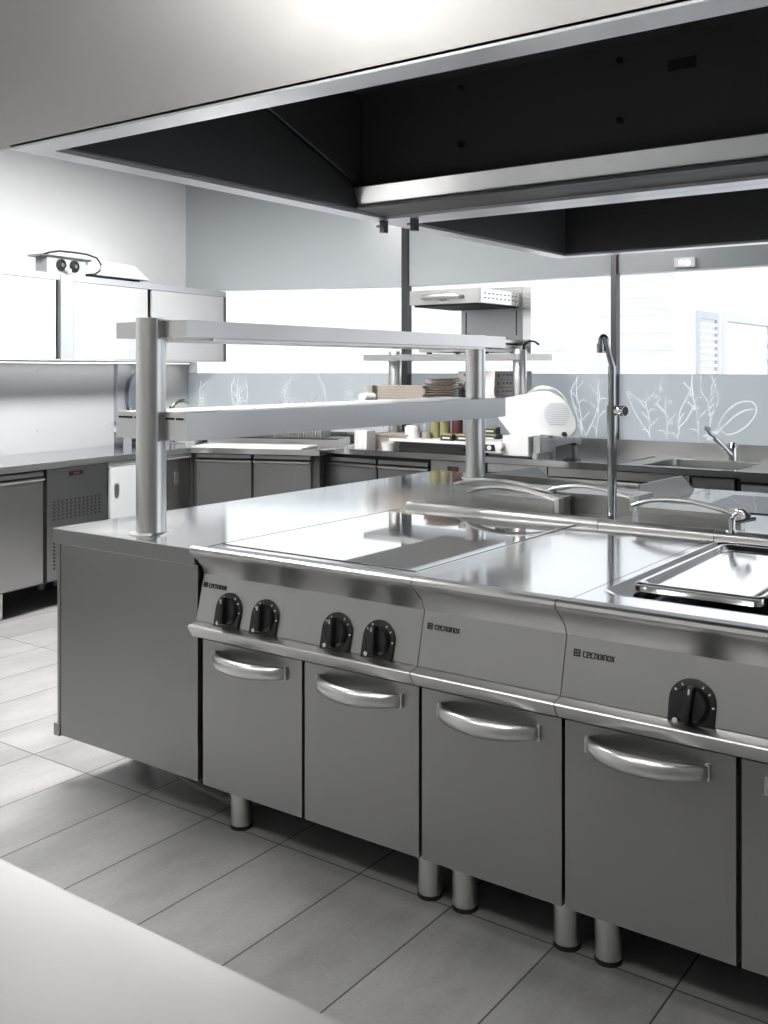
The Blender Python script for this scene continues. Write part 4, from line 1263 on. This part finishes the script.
def jar(name, label, cat, x, y, r, h, mat, capmat, group=None):
    t = thing(name, label, cat, (x, y, Zb), 0, group)
    MB().lathe([(0, 0), (r * .95, 0), (r, .004), (r, h * .86), (r * .9, h * .9), (0, h * .9)], (0, 0, 0), 28).build('body', mat, t)
    MB().cyl((0, 0, h * .9), (0, 0, h), r * .8, n=24).build('cap', capmat, t)
    return t
jar('white_jar', 'white plastic jar on the board, first from the crate', 'jar', -3.875, 5.70, .052, .09, 'white_plastic', 'white_plastic')
tag(MB().cyl((-3.775, 5.72, Zb), (-3.775, 5.72, Zb + .05), .03, n=24).build('brown_cup', 'paper_brown'), 'small brown cup between the white jar and the yellow bottles', 'cup')
jar('yellow_bottle', 'mustard yellow bottle on the board, beside the brown cup', 'bottle', -3.755, 5.80, .036, .16, 'yellow', 'yellow', 'yellow bottles on the white board')
jar('yellow_bottle', 'mustard yellow bottle on the board, beside the dark red bottle', 'bottle', -3.675, 5.80, .036, .16, 'yellow', 'yellow', 'yellow bottles on the white board')
jar('red_bottle', 'dark red bottle on the board next to the yellow bottles', 'bottle', -3.590, 5.82, .038, .17, 'wine', 'wine')
def tin(x, y, z, label):
    t = thing('flat_tin', label, 'tin', (x, y, z), 0, 'small yellow-topped tins')
    MB().box(-.045, .045, -.03, .03, 0, .036, .004).build('body', 'tin_dark', t)
    MB().box(-.047, .047, -.032, .032, .036, .046, .003).build('lid', 'yellow', t)
    MB().box(-.028, .028, -.0315, -.0295, .014, .024).build('label_strip', 'mark', t)
    return t
tin(-3.56, 5.66, Zb, 'flat dark tin with yellow lid in front of the dark red bottle')
tin(-3.45, 5.68, Zb, 'flat dark tin with yellow lid beside the far gantry post')
tin(-3.31, 5.80, Zb, 'lower flat dark tin with yellow lid beside the clear jars by the slicer')
tin(-3.31, 5.80, Zb + .0462, 'upper flat dark tin with yellow lid stacked beside the clear jars by the slicer')
for x, lab in ((-3.185, 'cloudy clear jar behind the slicer, next to the stacked tins'), (-3.105, 'cloudy clear jar behind the slicer, second from the stacked tins')):
    t = thing('clear_jar', lab, 'jar', (x, 5.93, ZR), 0, 'clear jars behind the slicer')
    MB().lathe([(0, 0), (.034, 0), (.036, .01), (.036, .10), (.030, .11), (0, .11)], (0, 0, 0), 24).build('body', 'clear_plastic', t)
    MB().cyl((0, 0, .11), (0, 0, .125), .033, n=24).build('cap', 'clear_plastic', t)

# glowing box standing in for a lamp's reflection in the grey panel
el = thing('lamp_reflection', 'small white box standing in for a lamp reflection on the grey panel above the window', 'light', (-2.17, YW + .002, 2.097))
MB().box(-.065, .065, -.03, 0, -.03, .03, .006).build('housing', 'white_gloss', el)
MB().cyl((-.02, -.036, 0), (-.02, -.029, 0), .012, n=16).build('reflection_spot', 'lamp_soft', el)
MB().cyl((.02, -.036, -.004), (.02, -.029, -.004), .016, n=16).build('reflection_spot', 'lamp_soft', el)

# ------------------------------------------------------------------ foreground table
tb = thing('work_table', 'plain steel worktable in the near corner with a satin top', 'table', (-.55, .30, 0))
MB().box(-1.35, 1.55, -.33, .343, .862, .900, .004).build('tabletop', 'steel_table', tb)
MB().box(-1.25, 1.45, -.25, .27, .20, .225, .003).build('lower_shelf', 'steel', tb)
for x in (-1.28, 1.48):
    for y in (-.27, .28):
        MB().box(x - .02, x + .02, y - .02, y + .02, 0, .862, .003).build('leg', 'steel', tb)

# ------------------------------------------------------------------ ceiling lamps
def lamp(x, y, w, l_, label, mat='lamp', drop=0.0):
    t = thing('ceiling_light', label, 'ceiling light', (x, y, CEIL - drop), 0, 'ceiling light panels')
    MB().box(-w / 2 - .03, w / 2 + .03, -l_ / 2 - .03, l_ / 2 + .03, -.05, 0, .004).build('frame', 'white_gloss', t)
    MB().box(-w / 2, w / 2, -l_ / 2, l_ / 2, -.056, -.049).build('diffuser', mat, t)
    if drop:
        for q in (-1, 1):
            MB().cyl((0, q * l_ * .4, -.002), (0, q * l_ * .4, drop), .006, n=10).build('hanging_rod', 'steel_dull', t)
    return t
lamp(-2.9, -.55, 1.2, .6, 'white ceiling light panel behind the worktable, nearer the left wall')
lamp(-1.4, 1.05, 1.2, .25, 'added slim white ceiling light panel just in front of the near extractor hood')  # added out of view to brighten the floor before the island
lamp(-.7, -.55, 1.2, .6, 'white ceiling light panel behind the worktable, nearer the right wall')
lamp(-3.7, 2.6, .6, 1.2, 'added white hanging light panel over the aisle, nearer the rear wall', 'lamp_aisle_added', .45)  # added unseen lamp that whitens the aisle floor and cupboards
lamp(-4.0, 4.2, .6, 1.2, 'added white hanging light panel over the aisle, nearer the left window', 'lamp_aisle_added', .45)  # second added aisle lamp, also there only to brighten
lamp(-1.2, 5.32, 1.2, .22, 'added slim white ceiling light panel near the right window')  # added out of view to lift the slicer and right worktop

# ------------------------------------------------------------------ daylight
w = bpy.data.worlds.new('sky'); SC.world = w; w.use_nodes = True
bg = w.node_tree.nodes['Background']
bg.inputs[0].default_value = (.90, .95, 1.0, 1)
bg.inputs[1].default_value = 1.65
sun = bpy.data.lights.new('sun', 'SUN'); sun.energy = 2.0; sun.angle = R(2)
so = bpy.data.objects.new('sun', sun); COL.objects.link(so)
so.rotation_euler = (R(50), 0, R(20))
so.location = (0, 0, 8)

# ------------------------------------------------------------------ camera
cam = bpy.data.cameras.new('camera')
co = bpy.data.objects.new('camera', cam); COL.objects.link(co)
co.location = (0, 0, 1.43)
co.rotation_euler = (R(90), 0, math.atan2(729, 1010))
cam.sensor_fit = 'VERTICAL'; cam.sensor_height = 36.0; cam.sensor_width = 27.0
cam.lens = 36.0 * 1010 / 1024
cam.shift_y = -(512 - 369) / 1024
cam.clip_start = .02; cam.clip_end = 200
SC.camera = co

SC.view_settings.view_transform = 'Standard'
SC.view_settings.look = 'None'
SC.view_settings.gamma = 1.0
SC.view_settings.use_curve_mapping = False
SC.view_settings.exposure = 0.0
SC.render.engine = 'CYCLES'
SC.cycles.use_denoising = True
SC.cycles.max_bounces = 10
SC.cycles.caustics_reflective = False
SC.cycles.caustics_refractive = False
SC.cycles.blur_glossy = .6
SC.cycles.sample_clamp_indirect = 8
